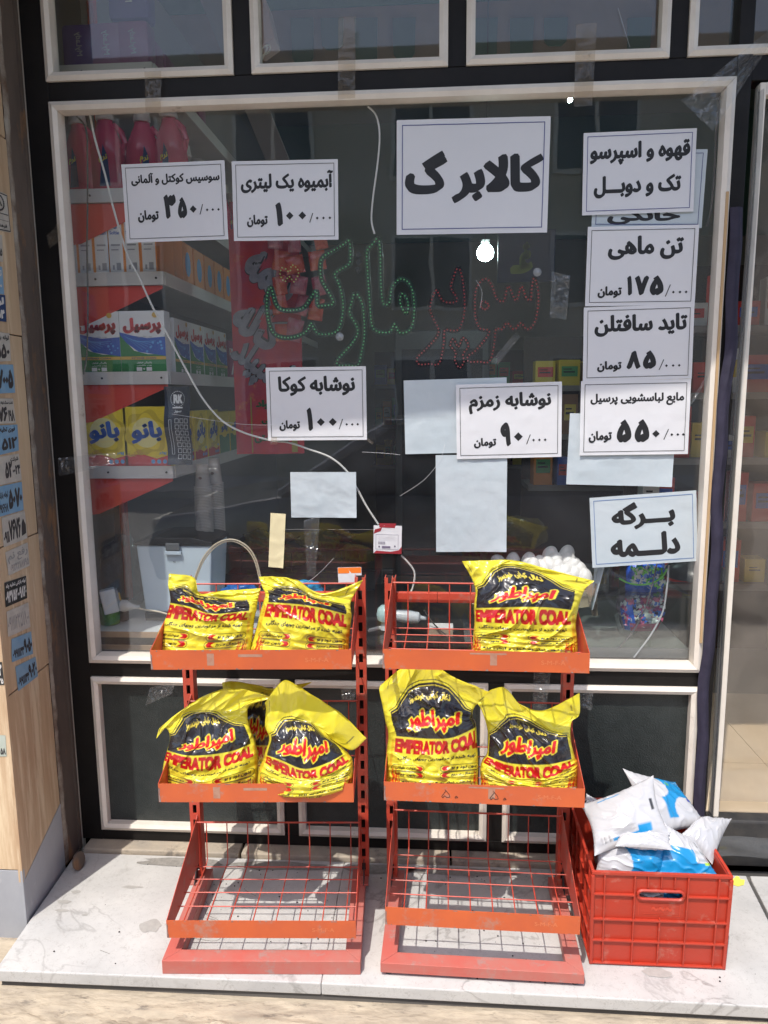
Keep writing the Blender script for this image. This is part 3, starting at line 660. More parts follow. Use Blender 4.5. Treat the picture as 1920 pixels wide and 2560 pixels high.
# label card over the cable
c, w, h, rz = (969, 1349), .085, .086, -.02
o, fn = sheet('label_card', 'white label card with torn red edges and barcode, over the white cable', 'label', c, w, h, paper, .004, rz, 3, wav=.001)
dred = mat('dark_red_ink', (.30, .02, .03), .6); grink = mat('grey_ink', (.16, .13, .20), .7)
f = Flat(); f.poly([(0, 0), (w, 0), (w, h*.26), (w*.90, h*.13), (w*.6, h*.07), (w*.1, h*.10)]); f.poly([(.0, h*.70), (w*.25, h*.80), (w*.3, h*.93), (w*.05, h*.86)]); f.poly([(w*.2, h*.93), (w*.75, h*.92), (w*.8, h*1.08), (w*.2, h*1.08)]); f.build('red_edge', dred, o, fn)
f = Flat(); f.frame(w*.08, w*.88, h*.15, h*.68, .0008)
for i in range(14): f.rect(w*(.17+.018*i), w*(.17+.018*i+(.006 if i % 3 else .010)), h*.33, h*.43)
for i in range(5): f.rect(w*(.16+.02*(i % 2)), w*(.80-.03*(i % 3)), h*(.46+.035*i), h*(.463+.035*i))
f.disc(w*.76, h*.27, w*.03); f.disc(w*.20, h*.25, w*.03); f.rect(w*.3, w*.6, h*.20, h*.27); f.build('printing', grink, o, fn, lift=.0006)

# clear tape pieces and crumpled film
tape = clear('clear_tape', (.90, .86, .80), refl=.03, haze=.09, hazecol=(.52, .42, .32), rough=.22, bump=.02, bscale=12)
film = clear('crumpled_film', (.95, .96, .96), refl=.05, haze=.05, hazecol=(.65, .66, .68), rough=.14, bump=.05, bscale=14)
def strip(q, name, label, m, y=.012, wav=.003, seed=0):
    P = [at(x, yy, 'Y', y) for x, yy in q]; c = sum(P, Vector())/4
    def fn(u, v):
        p = (P[0]*(1-u)+P[1]*u)*(1-v)+(P[3]*(1-u)+P[2]*u)*v-c
        return (p.x, p.y-wav*abs(noise.noise(Vector((u*3, v*6, seed*3.3+2))))*2-wav*.6*abs(math.sin(u*7+v*5+seed)), p.z)
    o = MB().grid(fn, 8, 14).build(name, m, smooth=True, recalc=False); o.location = c; tag(o, label, 'tape'); return o
strip([(362, 180), (404, 178), (403, 282), (365, 285)], 'tape_strip', 'clear tape strip crossing the black bar under the leftmost upper pane', tape, -.016, seed=1)
strip([(1440, 62), (1492, 58), (1480, 265), (1434, 268)], 'tape_strip', 'brownish clear tape strip crossing the bar above the coffee sign', tape, -.016, seed=2)
strip([(846, 45), (890, 40), (888, 245), (845, 250)], 'tape_strip', 'yellowed clear tape strip hanging under the second upper pane', tape, -.016, seed=3)
strip([(146, 1145), (290, 1130), (296, 1160), (150, 1190)], 'tape_strip', 'crumpled clear tape wrapped over the left window profile', film, -.020, .006, 4)
strip([(118, 590), (146, 560), (155, 600), (125, 622)], 'tape_strip', 'bit of yellowed tape folded over the left window profile', tape, -.018, seed=5)
strip([(375, 1168+550), (440, 1160+545), (430, 1735), (365, 1762)], 'tape_strip', 'loose clear tape on the top of the left lower panel', film, -.016, seed=6)
strip([(850, 1713), (893, 1710), (885, 1755), (855, 1752)], 'tape_strip', 'clear tape stub on the profile behind the left rack', film, -.016, seed=7)
strip([(1335, 1672), (1378, 1668), (1365, 1775), (1330, 1772)], 'tape_strip', 'crinkled clear tape hanging behind the right rack', film, -.016, .006, 8)
strip([(1450, 1735), (1482, 1726), (1478, 1775), (1440, 1762)], 'tape_strip', 'grey tape patch beside the coal bag on the right rack', film, -.016, .006, 9)
strip([(760, 1300), (800, 1290), (790, 1440), (768, 1440)], 'tape_strip', 'crinkled clear tape hanging inside the lower middle glass', film, .02, .006, 10)
strip([(1378, 680), (1425, 690), (1415, 800), (1374, 795)], 'tape_strip', 'crumpled clear tape knot right of the red neon letters', film, .02, .010, 11)
strip([(1225, 905), (1290, 830), (1300, 842), (1245, 912)], 'tape_strip', 'slanted scrap of clear tape under the red neon letters', film, .02, .006, 12)
strip([(1765, 940), (1782, 925), (1730, 1010), (1722, 1008)], 'tape_strip', 'thin pale tape sliver right of the 550 price sign', film, .02, .003, 13)
strip([(920, 1095), (935, 1105), (930, 1112), (915, 1100)], 'tape_strip', 'tiny tape corner at the right foot of the cola sign', tape, .018, .001, 14)
strip([(678, 1093), (692, 1093), (694, 1112), (676, 1110)], 'tape_strip', 'tiny brown tape corner at the left foot of the cola sign', tape, .018, .001, 15)
# large film over the window's upper right corner
strip([(1700, 255), (1930, 70), (1935, 95), (1780, 330)], 'film_sheet', 'edge of a clear plastic sheet taped across the top right window corner', film, -.03, .010, 16)
strip([(200, 1130), (545, 1150), (545, 1180), (215, 1200)], 'film_sheet', 'band of crinkled clear film across the left of the window', clear('thin_film', (.96, .96, .96), refl=.02, haze=.03, rough=.10, bump=.03, bscale=8), .015, .004, 17)
# pale threads stand in for glints along creases of the film
thread = mat('film_glint', (.75, .75, .76), .25)
for lab, pts in [('curved drawn glint left of the tall blank sheet', [(1000, 1240), (1060, 1200), (1100, 1150), (1112, 1110)]), ('level drawn glint right of the cola sign', [(905, 1130), (960, 1133), (1000, 1137)]), ('long faint drawn glint above the shelves of yellow boxes', [(430, 1035), (600, 1060), (700, 1062)]), ('drawn glint on the third upper pane', [(1545, 20), (1560, 70), (1575, 118)]), ('thin drawn glint above the red dotted letters', [(1190, 700), (1205, 730), (1200, 770)]), ('drawn glint rising left of the orange card', [(745, 1470), (790, 1440), (835, 1395)])]:
    w = [at(x, y, 'Y', .017) for x, y in pts]; c = w[0]
    o = MB().tube([p-c for p in curve_pts(w, 5)], .0004, 4).build('film_glint', thread); o.location = c; tag(o, lab+' along a film crease', 'film glint', 'drawn glints on the film')

# ================================================================== LED SIGN
dotg = mat('green_led', (.16, .62, .22), .35); doty = mat('yellow_led', (.55, .55, .14), .35); dotr = mat('red_led', (.62, .04, .03), .35)
back_g = mat('dark_green_acrylic', (.006, .028, .012), .35); back_r = clear('smoky_acrylic', (.55, .50, .50), refl=.02, haze=.05, hazecol=(.10, .02, .02), rough=.1)
led = thing('led_sign', 'unlit shop sign of green and red dotted outline letters hanging inside the glass', 'led sign', at(1000, 750, 'Y', .05))
LO = led.location.copy()
def led_loop(pts, dm, bm_, name, width=.014, sp=.0098):
    w = [at(640+x*.4581, 560+y*.4581, 'Y', .05)-LO for x, y in pts]
    cl = curve_pts(w+[w[1]], 4)[:len(w)*4-3]
    # ribbon
    n = len(cl); mb = MB()
    if bm_ is not None:
        V = []
        for i in range(n):
            t = (cl[(i+1) % n]-cl[i-1]); t.y = 0; t.normalize(); nn = Vector((-t.z, 0, t.x))
            V += [cl[i]+nn*width/2+Vector((0, .004, 0)), cl[i]-nn*width/2+Vector((0, .004, 0)), cl[i]+nn*width/2+Vector((0, .007, 0)), cl[i]-nn*width/2+Vector((0, .007, 0))]
        mb.v = [tuple(v) for v in V]
        for i in range(n-1):
            a = 4*i; b = 4*(i+1); mb.f += [(a, a+1, b+1, b), (a+2, b+2, b+3, a+3), (a, b, b+2, a+2), (a+1, a+3, b+3, b+1)]
        r = mb.build(name, bm_, led, recalc=False)
    d = MB(); acc = 0; last = cl[0]
    for i in range(1, n):
        seg = (cl[i]-last).length; p = last
        while acc+seg >= sp:
            q = (sp-acc)/seg; p = p+(cl[i]-p)*q; seg = (cl[i]-p).length; acc = 0
            k = 6; o = len(d.v)
            for rr, yy in ((.0023, .0035), (.0019, -.001)):
                d.v += [(p.x+rr*math.cos(2*math.pi*j/k), p.y+yy, p.z+rr*math.sin(2*math.pi*j/k)) for j in range(k)]
            d.f += [tuple(o+k+j for j in range(k))] + [(o+j, o+(j+1) % k, o+k+(j+1) % k, o+k+j) for j in range(k)]
            if seg < 1e-6: break
        acc += seg; last = cl[i]
    x = d.build('led_dots', dm, led); x['kind'] = 'stuff'
G1 = [(510, 90), (515, 150), (513, 205), (500, 225), (430, 270), (445, 310), (465, 370), (475, 450), (465, 530), (445, 580), (400, 600), (340, 598), (315, 570), (298, 540), (280, 580), (230, 610), (160, 620), (100, 600), (70, 540), (58, 450), (62, 380), (78, 345), (92, 380), (105, 430), (135, 465), (200, 470), (260, 455), (300, 400), (330, 365), (335, 440), (370, 445), (415, 438), (420, 420), (395, 370), (360, 310), (350, 250), (360, 185), (420, 145), (470, 115), (510, 90)]
G2 = [(540, 372), (560, 395), (580, 440), (590, 520), (590, 620), (575, 700), (555, 770), (500, 770), (450, 770), (445, 740), (500, 680), (545, 620), (555, 580), (540, 540), (510, 485), (520, 430), (540, 372)]
G3 = [(670, 75), (678, 160), (680, 300), (690, 420), (710, 440), (730, 420), (740, 350), (770, 310), (800, 300), (840, 330), (860, 400), (862, 500), (850, 560), (820, 590), (780, 590), (755, 545), (735, 585), (690, 592), (650, 580), (630, 540), (618, 400), (608, 250), (605, 150), (635, 110), (670, 75)]
G4 = [(800, 378), (825, 410), (830, 460), (820, 488), (795, 455), (785, 410), (800, 378)]
R1 = [(1105, 232), (1125, 290), (1138, 400), (1135, 500), (1110, 570), (1075, 582), (1030, 580), (1025, 650), (1000, 760), (945, 763), (890, 765), (880, 730), (940, 670), (990, 610), (995, 570), (975, 530), (950, 470), (960, 410), (985, 360), (1000, 390), (1030, 425), (1090, 425), (1095, 400), (1065, 350), (1075, 300), (1105, 232)]
R2 = [(1080, 625), (1105, 670), (1130, 620), (1160, 665), (1130, 710), (1135, 750), (1110, 785), (1085, 740), (1090, 700), (1060, 660), (1080, 625)]
R3 = [(1520, 290), (1540, 360), (1540, 450), (1520, 540), (1480, 575), (1445, 540), (1410, 575), (1370, 540), (1345, 575), (1310, 575), (1300, 660), (1275, 750), (1215, 751), (1160, 750), (1158, 720), (1200, 690), (1265, 610), (1270, 580), (1225, 570), (1200, 520), (1195, 440), (1200, 360), (1230, 310), (1260, 300), (1290, 340), (1310, 400), (1330, 420), (1355, 415), (1375, 340), (1395, 370), (1415, 415), (1430, 400), (1450, 340), (1475, 400), (1500, 415), (1505, 350), (1520, 290)]
R4 = [(1240, 420), (1270, 440), (1255, 465), (1230, 455), (1228, 430), (1240, 420)]
Y1 = [(150, 230), (182, 262), (196, 222), (232, 260), (207, 315), (180, 285), (155, 315), (130, 270), (150, 230)]
for P_ in (G1, G2, G3): led_loop(P_, dotg, back_g, 'letter_backing', .015)
led_loop(G4, dotg, back_g, 'letter_backing', .012); led_loop(Y1, doty, None, 'letter_backing')
for P_ in (R1, R3): led_loop(P_, dotr, back_r, 'letter_backing', .013)
led_loop(R2, dotr, back_r, 'letter_backing', .011); led_loop(R4, dotr, back_r, 'letter_backing', .010, .0075)
for x, y in [(557, 168), (560, 208), (557, 248)]:
    p = at(640+x*.4581, 560+y*.4581, 'Y', .05)-LO; MB().prism([p+Vector((-.009, 0, 0)), p+Vector((0, 0, -.010)), p+Vector((.009, 0, 0)), p+Vector((0, 0, .010))], (0, .003, 0)).build('dot_plate', shade_black, led)
for x, y in [(457, 615), (1535, 263)]:
    p = at(640+x*.4581, 560+y*.4581, 'Y', .036); o = MB().lathe([(.001, -.006), (.010, -.006), (.012, 0), (.007, .006), (.001, .008)], k=16, m=Matrix.Rotation(R(90), 4, 'X')).build('suction_hook', clear('clear_rubber', (.8, .8, .8), haze=.35, rough=.2) if 'clear_rubber' not in bpy.data.materials else bpy.data.materials['clear_rubber'], smooth=True)
    o.location = p; tag(o, 'clear suction hook on the glass, holding the '+('green' if x < 1000 else 'red')+' letters', 'suction hook')

# ================================================================== CABLES
def cable(name, label, pts, r, m, cat='cable'):
    w = [at(x, y, 'Y', yy) for x, y, yy in pts]; c = w[0]; o = MB().tube([p-c for p in curve_pts(w, 8)], r, 6).build(name, m, smooth=True); o.location = c; return tag(o, label, cat)
zz = lambda l, y=.04: [(x, yy_, y) for x, yy_ in l]
cable('cable', "long white cable sagging from the window's top left to the label card", zz(z(0, 0, (390, 500), (410, 600), (450, 740), (490, 900), (550, 1100))+z(0, 560, (600, 230), (660, 360), (730, 490), (810, 640), (880, 760), (960, 850), (1050, 900), (1170, 935), (1250, 945), (1340, 975), (1430, 1010), (1500, 1070))+[(892, 1220), (916, 1265), (946, 1311)]), .0031, cord_white)
cable('cable', 'short white cable looping out below the label card', zz([(1003, 1389), (1021, 1407), (1036, 1431), (1033, 1464), (1021, 1492), (1006, 1504)]), .0028, cord_white)
cable('cable', 'white cable hanging from the top middle of the window to the green letters', zz(z(0, 0, (1590, 460), (1625, 500), (1640, 580), (1632, 700), (1612, 850), (1605, 950), (1618, 1010))), .0026, cord_white)
cable('cable', 'thin dark cable running down along the left shelf edge', zz(z(0, 0, (330, 500), (372, 560), (378, 700), (378, 900))+z(0, 560, (376, 100), (380, 350), (375, 560), (360, 650))), .0026, mat('dark_cord', (.06, .06, .055), .5))
crop6 = lambda l: [(220+x*.2893, 1140+y*.2893) for x, y in l]
cable('cable', 'beige twin flex looped in an arch beside the water container', zz(crop6([(905, 1120), (935, 1020), (990, 890), (1080, 780), (1180, 728), (1280, 728), (1380, 785), (1450, 890), (1490, 1040), (1500, 1120)]), .12), .0028, cord_beige)
cable('cable', 'second strand of the beige flex arch beside the water container', zz(crop6([(915, 1125), (945, 1030), (1000, 905), (1090, 795), (1185, 742), (1275, 742), (1368, 798), (1437, 900), (1477, 1045), (1487, 1120)]), .122), .0024, cord_beige)
cable('cable', 'dark curved cable hanging in front of the candy pouch', zz(z(960, 1100, (1180, 530), (1160, 620), (1130, 720), (1080, 820), (1010, 900), (960, 935)), .06), .0022, mat('grey_cord', (.10, .10, .11), .5))
cable('cable', 'pale grey cable hanging in front of the candy pouch', zz(z(960, 1100, (1230, 540), (1222, 640), (1205, 740), (1160, 830), (1110, 900), (1080, 940)), .055), .0027, mat('pale_grey_cord', (.42, .44, .46), .5))
cable('cable', 'dark cable hanging along the right window edge', zz([(1800, 240), (1790, 330), (1786, 430), (1778, 520), (1768, 565)], .04), .0028, bpy.data.materials['dark_cord'])

# ================================================================== SHELF UNIT ON THE LEFT
YF = .16      # front of the end shelves
XC = at(408, 700, 'Y', YF).x
unit = thing('shelf_unit', 'white and red metal shelving at the left behind the glass, packed with boxes and bottles', 'shelving', (XC-.1, YF+.2, .15))
UL = Vector((XC-.1, YF+.2, .15)); XL = -1.55; YB = 3.2
def zrow(px, y, yy=YF): return at(px, y, 'Y', yy).z
SH = [zrow(300, 163), zrow(250, 476), zrow(360, 683), zrow(360, 932), zrow(360, 1168)]   # top of each white strip
for i, zt in enumerate(SH):
    h = .036
    b = MB().box(XL, XC, YF, YB, zt-.006, zt).build('shelf_board', shelf_white); b.data.transform(Matrix.Translation(-UL)); b.parent = unit
    f = MB().box(XL, XC+.002, YF-.006, YF-.0005, zt-h, zt+.004).build('price_rail', shelf_white, b); f.data.transform(Matrix.Translation(-UL))
    f = MB().box(XC+.0005, XC+.006, YF+.004, YB, zt-h, zt+.004).build('price_rail', shelf_white, b); f.data.transform(Matrix.Translation(-UL))
    if i:
        f = MB().prism([(XL, YF+.004, zt-h-.001), (XC-.005, YF+.004, zt-h-.001), (XC-.005, YF+.004, zt-h-.010), (-1.10, YF+.004, zt-h-.118), (XL, YF+.004, zt-h-.17)], (0, .004, 0)).build('shelf_bracket', shelf_red, b); f.data.transform(Matrix.Translation(-UL))
    for xx in (XC-.02, -1.055):
        f = MB().lathe([(.001, 0), (.0035, 0), (.0035, .002), (.001, .002)], k=8, m=Matrix.Rotation(R(90), 4, 'X')).build('rivet', dark_hole, b); f.location = (xx-UL.x, YF-.0065-UL.y, zt-.016-UL.z)
back = MB().box(XL-.02, XC-.32, YF+.25, YB, .15, 3.1).build('back_panel', mat('shelf_back_panel', (.22, .20, .19), .6), unit); back.data.transform(Matrix.Translation(-UL))
MB().box(XC-.33, XC-.30, YF+.30, YF+.33, .15, 3.1).build('upright', shelf_red, unit).data.transform(Matrix.Translation(-UL))

def carton(name, label, cat, m, w, d, h, x, y, zb, prints, group=None, rz=0, side=None):
    """box whose printed face looks at the street (-Y); side prints look to +X"""
    o = MB().box(-w/2, w/2, -d/2, d/2, 0, h).build(name, m, bevel=.0012); o.location = (x, y, zb); o.rotation_euler = (0, 0, rz); tag(o, label, cat, group)
    for k, (fl, mm) in enumerate(prints): fl.build('printing', mm, o, lambda a, b, l: (a-w/2, -d/2-l, b), lift=.0004+.0003*k, step=.00002)
    return o
pw, ph = .146, zrow(440, 772)-zrow(440, 928)
p_blue = mat('print_blue', (.02, .09, .42), .35); p_green = mat('print_green', (.02, .20, .05), .35); p_red = mat('print_red', (.62, .02, .03), .35); p_gold = mat('print_gold', (.62, .38, .06), .35)
p_white = mat('print_white', (.74, .74, .74), .35); p_yel = mat('print_yellow', (.80, .62, .04), .35); p_navy = mat('print_navy', (.01, .03, .16), .35); p_grey = mat('print_grey', (.35, .35, .37), .4); p_lblue = mat('print_light_blue', (.10, .35, .70), .35)
p_orange = mat('print_orange', (.75, .26, .04), .4); p_pink = mat('print_pink', (.70, .10, .20), .3); p_purple = mat('print_purple', (.05, .02, .20), .35); p_magenta = mat('print_magenta', (.28, .02, .12), .35)
def wave(w, a, b, c, y0, n=10, flip=False):
    return [(w*i/n, a+b*math.sin(i/n*3.0+c)) for i in range(n+1)]
def persil_prints(w, h):
    g = Flat().poly([(0, 0), (w, 0), (w, h*.30), (w*.6, h*.30), (w*.3, h*.36), (0, h*.62)])
    b = Flat().poly([(w*.0, h*.62), (w*.15, h*.48), (w*.4, h*.34), (w, h*.27), (w, h*.58), (w*.6, h*.56), (w*.3, h*.60), (0, h*.66)])
    gd = Flat().rect(0, w, h*.215, h*.265)
    rd = Flat().text(fa('پرسیل'), w*.08, w*.93, h*.62, h*.89, .075)
    wh = Flat().text(fa('پاکیزگی فراوان'), w*.35, w*.68, h*.145, h*.185, .02).text(fa('پودر ماشینی'), w*.35, w*.68, h*.105, h*.135, .02)
    wh.rect(w*.34, w*.46, h*.03, h*.09).rect(w*.56, w*.68, h*.03, h*.09).text('+', w*.48, w*.53, h*.045, h*.08, .04)
    bb = Flat()
    for i in range(9):
        a = random.random(); bb.disc(w*(.55+.4*random.random()), h*(.32+.18*random.random()), w*.012*(1+1.6*a))
    for i in range(6): bb.poly([(w*(.1+.05*i), h*(.60-.02*i)), (w*(.5+.06*i), h*(.36+.03*i)), (w*(.5+.06*i), h*(.367+.03*i)), (w*(.1+.05*i), h*(.606-.02*i))])
    it = Flat().text('INTENSE CLEAN', w*.24, w*.78, h*.225, h*.252, .03)
    gr = Flat().text(fa('پودر ماشینی'), w*.40, w*.72, h*.565, h*.60, .02)
    yl = Flat().disc(w*.80, h*.93, w*.06, w*.055)
    return [(g, p_green), (b, p_blue), (bb, p_lblue), (gd, p_gold), (it, p_navy), (rd, p_red), (wh, p_white), (gr, p_grey), (yl, p_gold)]
random.seed(3)
gp = 'white green and blue laundry powder boxes'
ZS = SH[3]+.0005
carton('detergent_box', 'laundry powder box with red script, left one of the front pair', 'box', p_white, pw, .05, ph, at(252, 850, 'Y', YF+.03).x, YF+.03, ZS, persil_prints(pw, ph), gp)
carton('detergent_box', 'laundry powder box with red script, right one behind the sagging cable', 'box', p_white, pw, .05, ph, at(364, 850, 'Y', YF+.03).x, YF+.03, ZS, persil_prints(pw, ph), gp)
def side_row(n, y0, dy, w, h, zb, prints_fn, name, label, cat, base, group, x=None):
    first = None
    for i in range(n):
        y = y0+dy*i
        if first is None:
            first = carton(name, label, cat, base, w, .05, h, x if x else XC-.03, y, zb, prints_fn(w, h), group, R(90))
        else:
            c = inst(first, loc=(x if x else XC-.03, y, zb))
            for ch in first.children: inst(ch, c)
side_row(4, YF+.16, .155, .146, ph*.93, ZS, persil_prints, 'detergent_box', 'laundry powder box in the row running back into the shop beside the front pair', 'box', p_white, 'laundry powder boxes in the side row')
def darya_prints(w, h): return [(Flat().rect(0, w, 0, h), p_magenta), (Flat().rect(w*.1, w*.9, h*.62, h*.80).poly([(w*.2, h*.1), (w*.5, h*.5), (w*.62, h*.5), (w*.36, h*.1)]).poly([(w*.5, h*.1), (w*.75, h*.5), (w*.87, h*.5), (w*.68, h*.1)]), p_white), (Flat().text(fa('دریا'), w*.15, w*.85, h*.64, h*.78, .06), p_red)]
side_row(5, YF+.80, .155, .14, ph*.8, ZS, darya_prints, 'detergent_box', 'dark red powder box with white streaks further back on the middle shelf', 'box', p_magenta, 'dark red powder boxes in the side row')
# lower shelf: yellow boxes
bw, bh = .150, zrow(440, 1015)-zrow(440, 1162)+.006
def banoo_prints(w, h):
    rd = Flat().poly([(0, 0), (w, 0), (w, h*.20), (w*.7, h*.14), (w*.35, h*.22), (0, h*.18)])
    pt = Flat(); pts = []
    for i in range(48):
        a = 2*math.pi*i/48; q = 1+.10*math.sin(6*a); pts.append((w*.5+w*.46*q*math.cos(a), h*.57+h*.36*q*math.sin(a)))
    pt.poly(pts)
    p2 = Flat(); pts = []
    for i in range(48):
        a = 2*math.pi*i/48+.4; q = 1+.13*math.sin(5*a); pts.append((w*.5+w*.36*q*math.cos(a), h*.57+h*.29*q*math.sin(a)))
    p2.poly(pts)
    p3 = Flat().disc(w*.5, h*.57, w*.31, h*.25)
    bl = Flat().text(fa('بانو'), w*.16, w*.85, h*.40, h*.76, .055, rot=.06)
    gr = Flat().text(fa('طلایی'), w*.08, w*.44, h*.17, h*.29, .05)
    ic = Flat()
    for k in range(3): ic.disc(w*(.62+.13*k), h*.09, w*.045)
    ic.text(fa('پودر'), w*.76, w*.92, h*.20, h*.26, .03)
    return [(pt, mat('deep_yellow', (.60, .45, .03), .35) if 'deep_yellow' not in bpy.data.materials else bpy.data.materials['deep_yellow']), (p2, p_yel), (p3, mat('pale_yellow_print', (.80, .72, .30), .35) if 'pale_yellow_print' not in bpy.data.materials else bpy.data.materials['pale_yellow_print']), (rd, p_red), (bl, p_blue), (gr, p_gold), (ic, p_lblue)]
ZS = SH[4]+.0005
carton('powder_box', 'yellow and red powder box with blue script, left one of the front pair', 'box', p_yel, bw, .05, bh, at(269, 1090, 'Y', YF+.03).x, YF+.03, ZS, banoo_prints(bw, bh), 'yellow powder boxes')
carton('powder_box', 'yellow and red powder box with blue script, right one of the front pair', 'box', p_yel, bw, .05, bh, at(374, 1090, 'Y', YF+.03).x, YF+.03, ZS, banoo_prints(bw, bh), 'yellow powder boxes')
def green_prints(w, h): return [(Flat().rect(0, w, 0, h*.45), p_green), (Flat().disc(w*.5, h*.62, w*.38, h*.24), p_yel), (Flat().text(fa('بانو'), w*.18, w*.82, h*.50, h*.74, .07), p_blue)]
side_row(3, YF+.16, .155, .14, bh*.9, ZS, banoo_prints, 'powder_box', 'yellow powder box in the side row behind the dark poster', 'box', p_yel, 'yellow powder boxes in the side row')
side_row(5, YF+.62, .155, .14, bh*.85, ZS, green_prints, 'powder_box', 'green and yellow powder box far back on the lowest shelf', 'box', p_yel, 'green powder boxes in the side row')
# third shelf: upright orange and white packs
ZS = SH[2]+.0005; oh = zrow(300, 540)-zrow(300, 683)
def pack_prints(w, h):
    return [(Flat().rect(w*.12, w*.94, h*.02, h*.98), p_white), (Flat().text('G', w*.40, w*.66, h*.80, h*.89, .05).text('Softlan', w*.2, w*.85, h*.70, h*.76, .03), p_blue), (Flat().rect(w*.25, w*.8, h*.5, h*.53).rect(w*.25, w*.7, h*.42, h*.44).rect(w*.28, w*.40, h*.08, h*.16).rect(w*.52, w*.80, h*.07, h*.2), p_grey)]
labs = ['first', 'second', 'third', 'fourth', 'fifth', 'sixth']
for i, px in enumerate([193+8, 233+6, 268+10, 313, 352, 392]):
    w = .052; carton('washing_pack', 'white and orange upright pack, %s from the left in the row under the sausage sign' % labs[i], 'pack', p_orange, w, .16, oh*(1 if i < 3 else .96), at(px, 600, 'Y', YF+.09).x, YF+.09, ZS, pack_prints(w, oh), 'white and orange packs')
side_row(6, YF+.26, .125, .11, oh*.8, ZS, lambda w, h: [(Flat().rect(w*.05, w*.95, 0, h*.9), p_orange), (Flat().disc(w*.5, h*.5, w*.25, h*.3), p_lblue)], 'wipe_pack', 'orange and blue pack in the side row behind the upper signs', 'pack', p_orange, 'orange packs in the side row')
side_row(7, YF+1.05, .15, .13, oh*1.0, ZS, lambda w, h: [(Flat().rect(w*.1, w*.9, h*.1, h*.9), p_lblue), (Flat().rect(w*.2, w*.8, h*.6, h*.7), p_white)], 'wipe_pack', 'blue pack far back on the third shelf', 'pack', p_blue, 'blue packs in the side row')
# softener bottles on the second shelf
bot_pink = mat('pink_bottle', (.66, .05, .13), .25, coat=.4); cap_w = mat('bottle_cap', (.55, .50, .48), .4)
def bottle(label, x, y, zb, s=1.0, rz=0, grp='pink softener bottles'):
    t = thing('softener_bottle', label, 'bottle', (x, y, zb), rz, grp)
    prof = [(.001, 0), (.052, 0), (.060, .02), (.062, .10), (.054, .16), (.036, .205), (.026, .225), (.024, .24)]
    b = MB().lathe([(r*s, zz_*s) for r, zz_ in prof], k=20, sy=.62); b.tube([(.050*s, 0, .13*s), (.062*s, 0, .165*s), (.052*s, 0, .20*s), (.028*s, 0, .222*s)], .010*s, 8)
    b.build('bottle_body', bot_pink, t, smooth=True)
    MB().lathe([(.027*s, .236*s), (.029*s, .24*s), (.024*s, .275*s), (.001, .277*s)], k=16).build('cap', cap_w, t, smooth=True)
    def sp(a, c, l): th = (a-.03)/.055; return (.0615*s*math.sin(th), -(.0615*.62*s*math.cos(th)+.0006+l), c)
    Flat().poly([(.018, .03*s), (.050, .03*s), (.046, .12*s), (.034, .155*s)]).build('label_print', p_navy, t, sp); Flat().text(fa('نرم'), .02, .045, .10*s, .125*s, .04).build('label_print', p_yel, t, sp, lift=.0012)
    return t
ZS = SH[1]+.0005
for i, (px, lab) in enumerate([(200, 'pink softener bottle, leftmost, beside the window edge'), (268, 'pink softener bottle with a white cap, second from the left'), (360, 'pink softener bottle, third from the left, above the sausage sign'), (427, 'pink softener bottle, fourth from the left, above the sausage sign'), ]):
    p = at(px, 400, 'Y', YF+.10); bottle(lab, p.x, YF+.10, ZS, .95+.04*(i % 2), .3*(i % 3)-.3)
for i in range(7):
    bottle('pink softener bottle in the row running back from the front four', XC-.06, YF+.28+i*.16, ZS, .95, R(90), 'pink softener bottles in the side row')
# top shelf: pad packs
pk1 = mat('purple_pack', (.055, .025, .20), .3, coat=.3); pk2 = mat('plum_pack', (.20, .02, .13), .3, coat=.3)
def pads(label, px, m, zb, h, y=YF+.05, w=.105):
    p = at(px, 100, 'Y', y-.03); o = MB().box(-w/2, w/2, -.035, .035, 0, h).build('pad_pack', m, bevel=.014, smooth=True); o.location = (p.x, y, zb); tag(o, label, 'pack', 'soft purple packs on the top shelf')
    Flat().text('MyLady', h*.28, h*.80, w*.40, w*.62, .02).build('lettering', p_grey, o, lambda a, b, l: (b-w/2, -.035-l, a), lift=.0006); return o
ZS = SH[0]+.0005
pads('blue purple soft pack, left one in the lower row on the top shelf', 196, pk1, ZS, .128); pads('plum coloured soft pack, middle one in the lower row on the top shelf', 264, pk2, ZS, .130); pads('plum coloured soft pack, right one in the lower row on the top shelf', 331, pk2, ZS, .132, w=.10)
pads('dark blue soft pack lying on top of the lower row', 325, pk1, ZS+.133, .16, w=.125)
for i in range(5):
    o = MB().box(-.045, .045, -.03, .03, 0, .11).build('tissue_pack', pk2, bevel=.008, smooth=True); o.location = (XC-.05, YF+.12+i*.11, ZS); o.rotation_euler = (0, 0, R(90)); tag(o, 'plum coloured pack in the side row on the top shelf', 'pack', 'plum packs in the side row')
# white box with cable by the second transom
t = thing('wall_fan_box', 'pale pink tilted box with a coiled cord behind the second upper pane', 'junction box', at(650, 60, 'Y', .35)); 
mb = MB().prism([at(x, y, 'Y', .35)-t.location for x, y in [(640, -40), (665, 0), (686, 92), (648, 120), (640, 118)]], (0, .10, 0)); mb.build('box', mat('pinkish_enamel', (.48, .33, .30), .5), t, bevel=.004)
MB().tube(curve_pts([at(x, y, 'Y', .36)-t.location for x, y in [(650, 122), (672, 112), (674, 128), (655, 138), (650, 125), (668, 118), (650, 160)]], 6), .0025, 6).build('cord', cord_white, t)
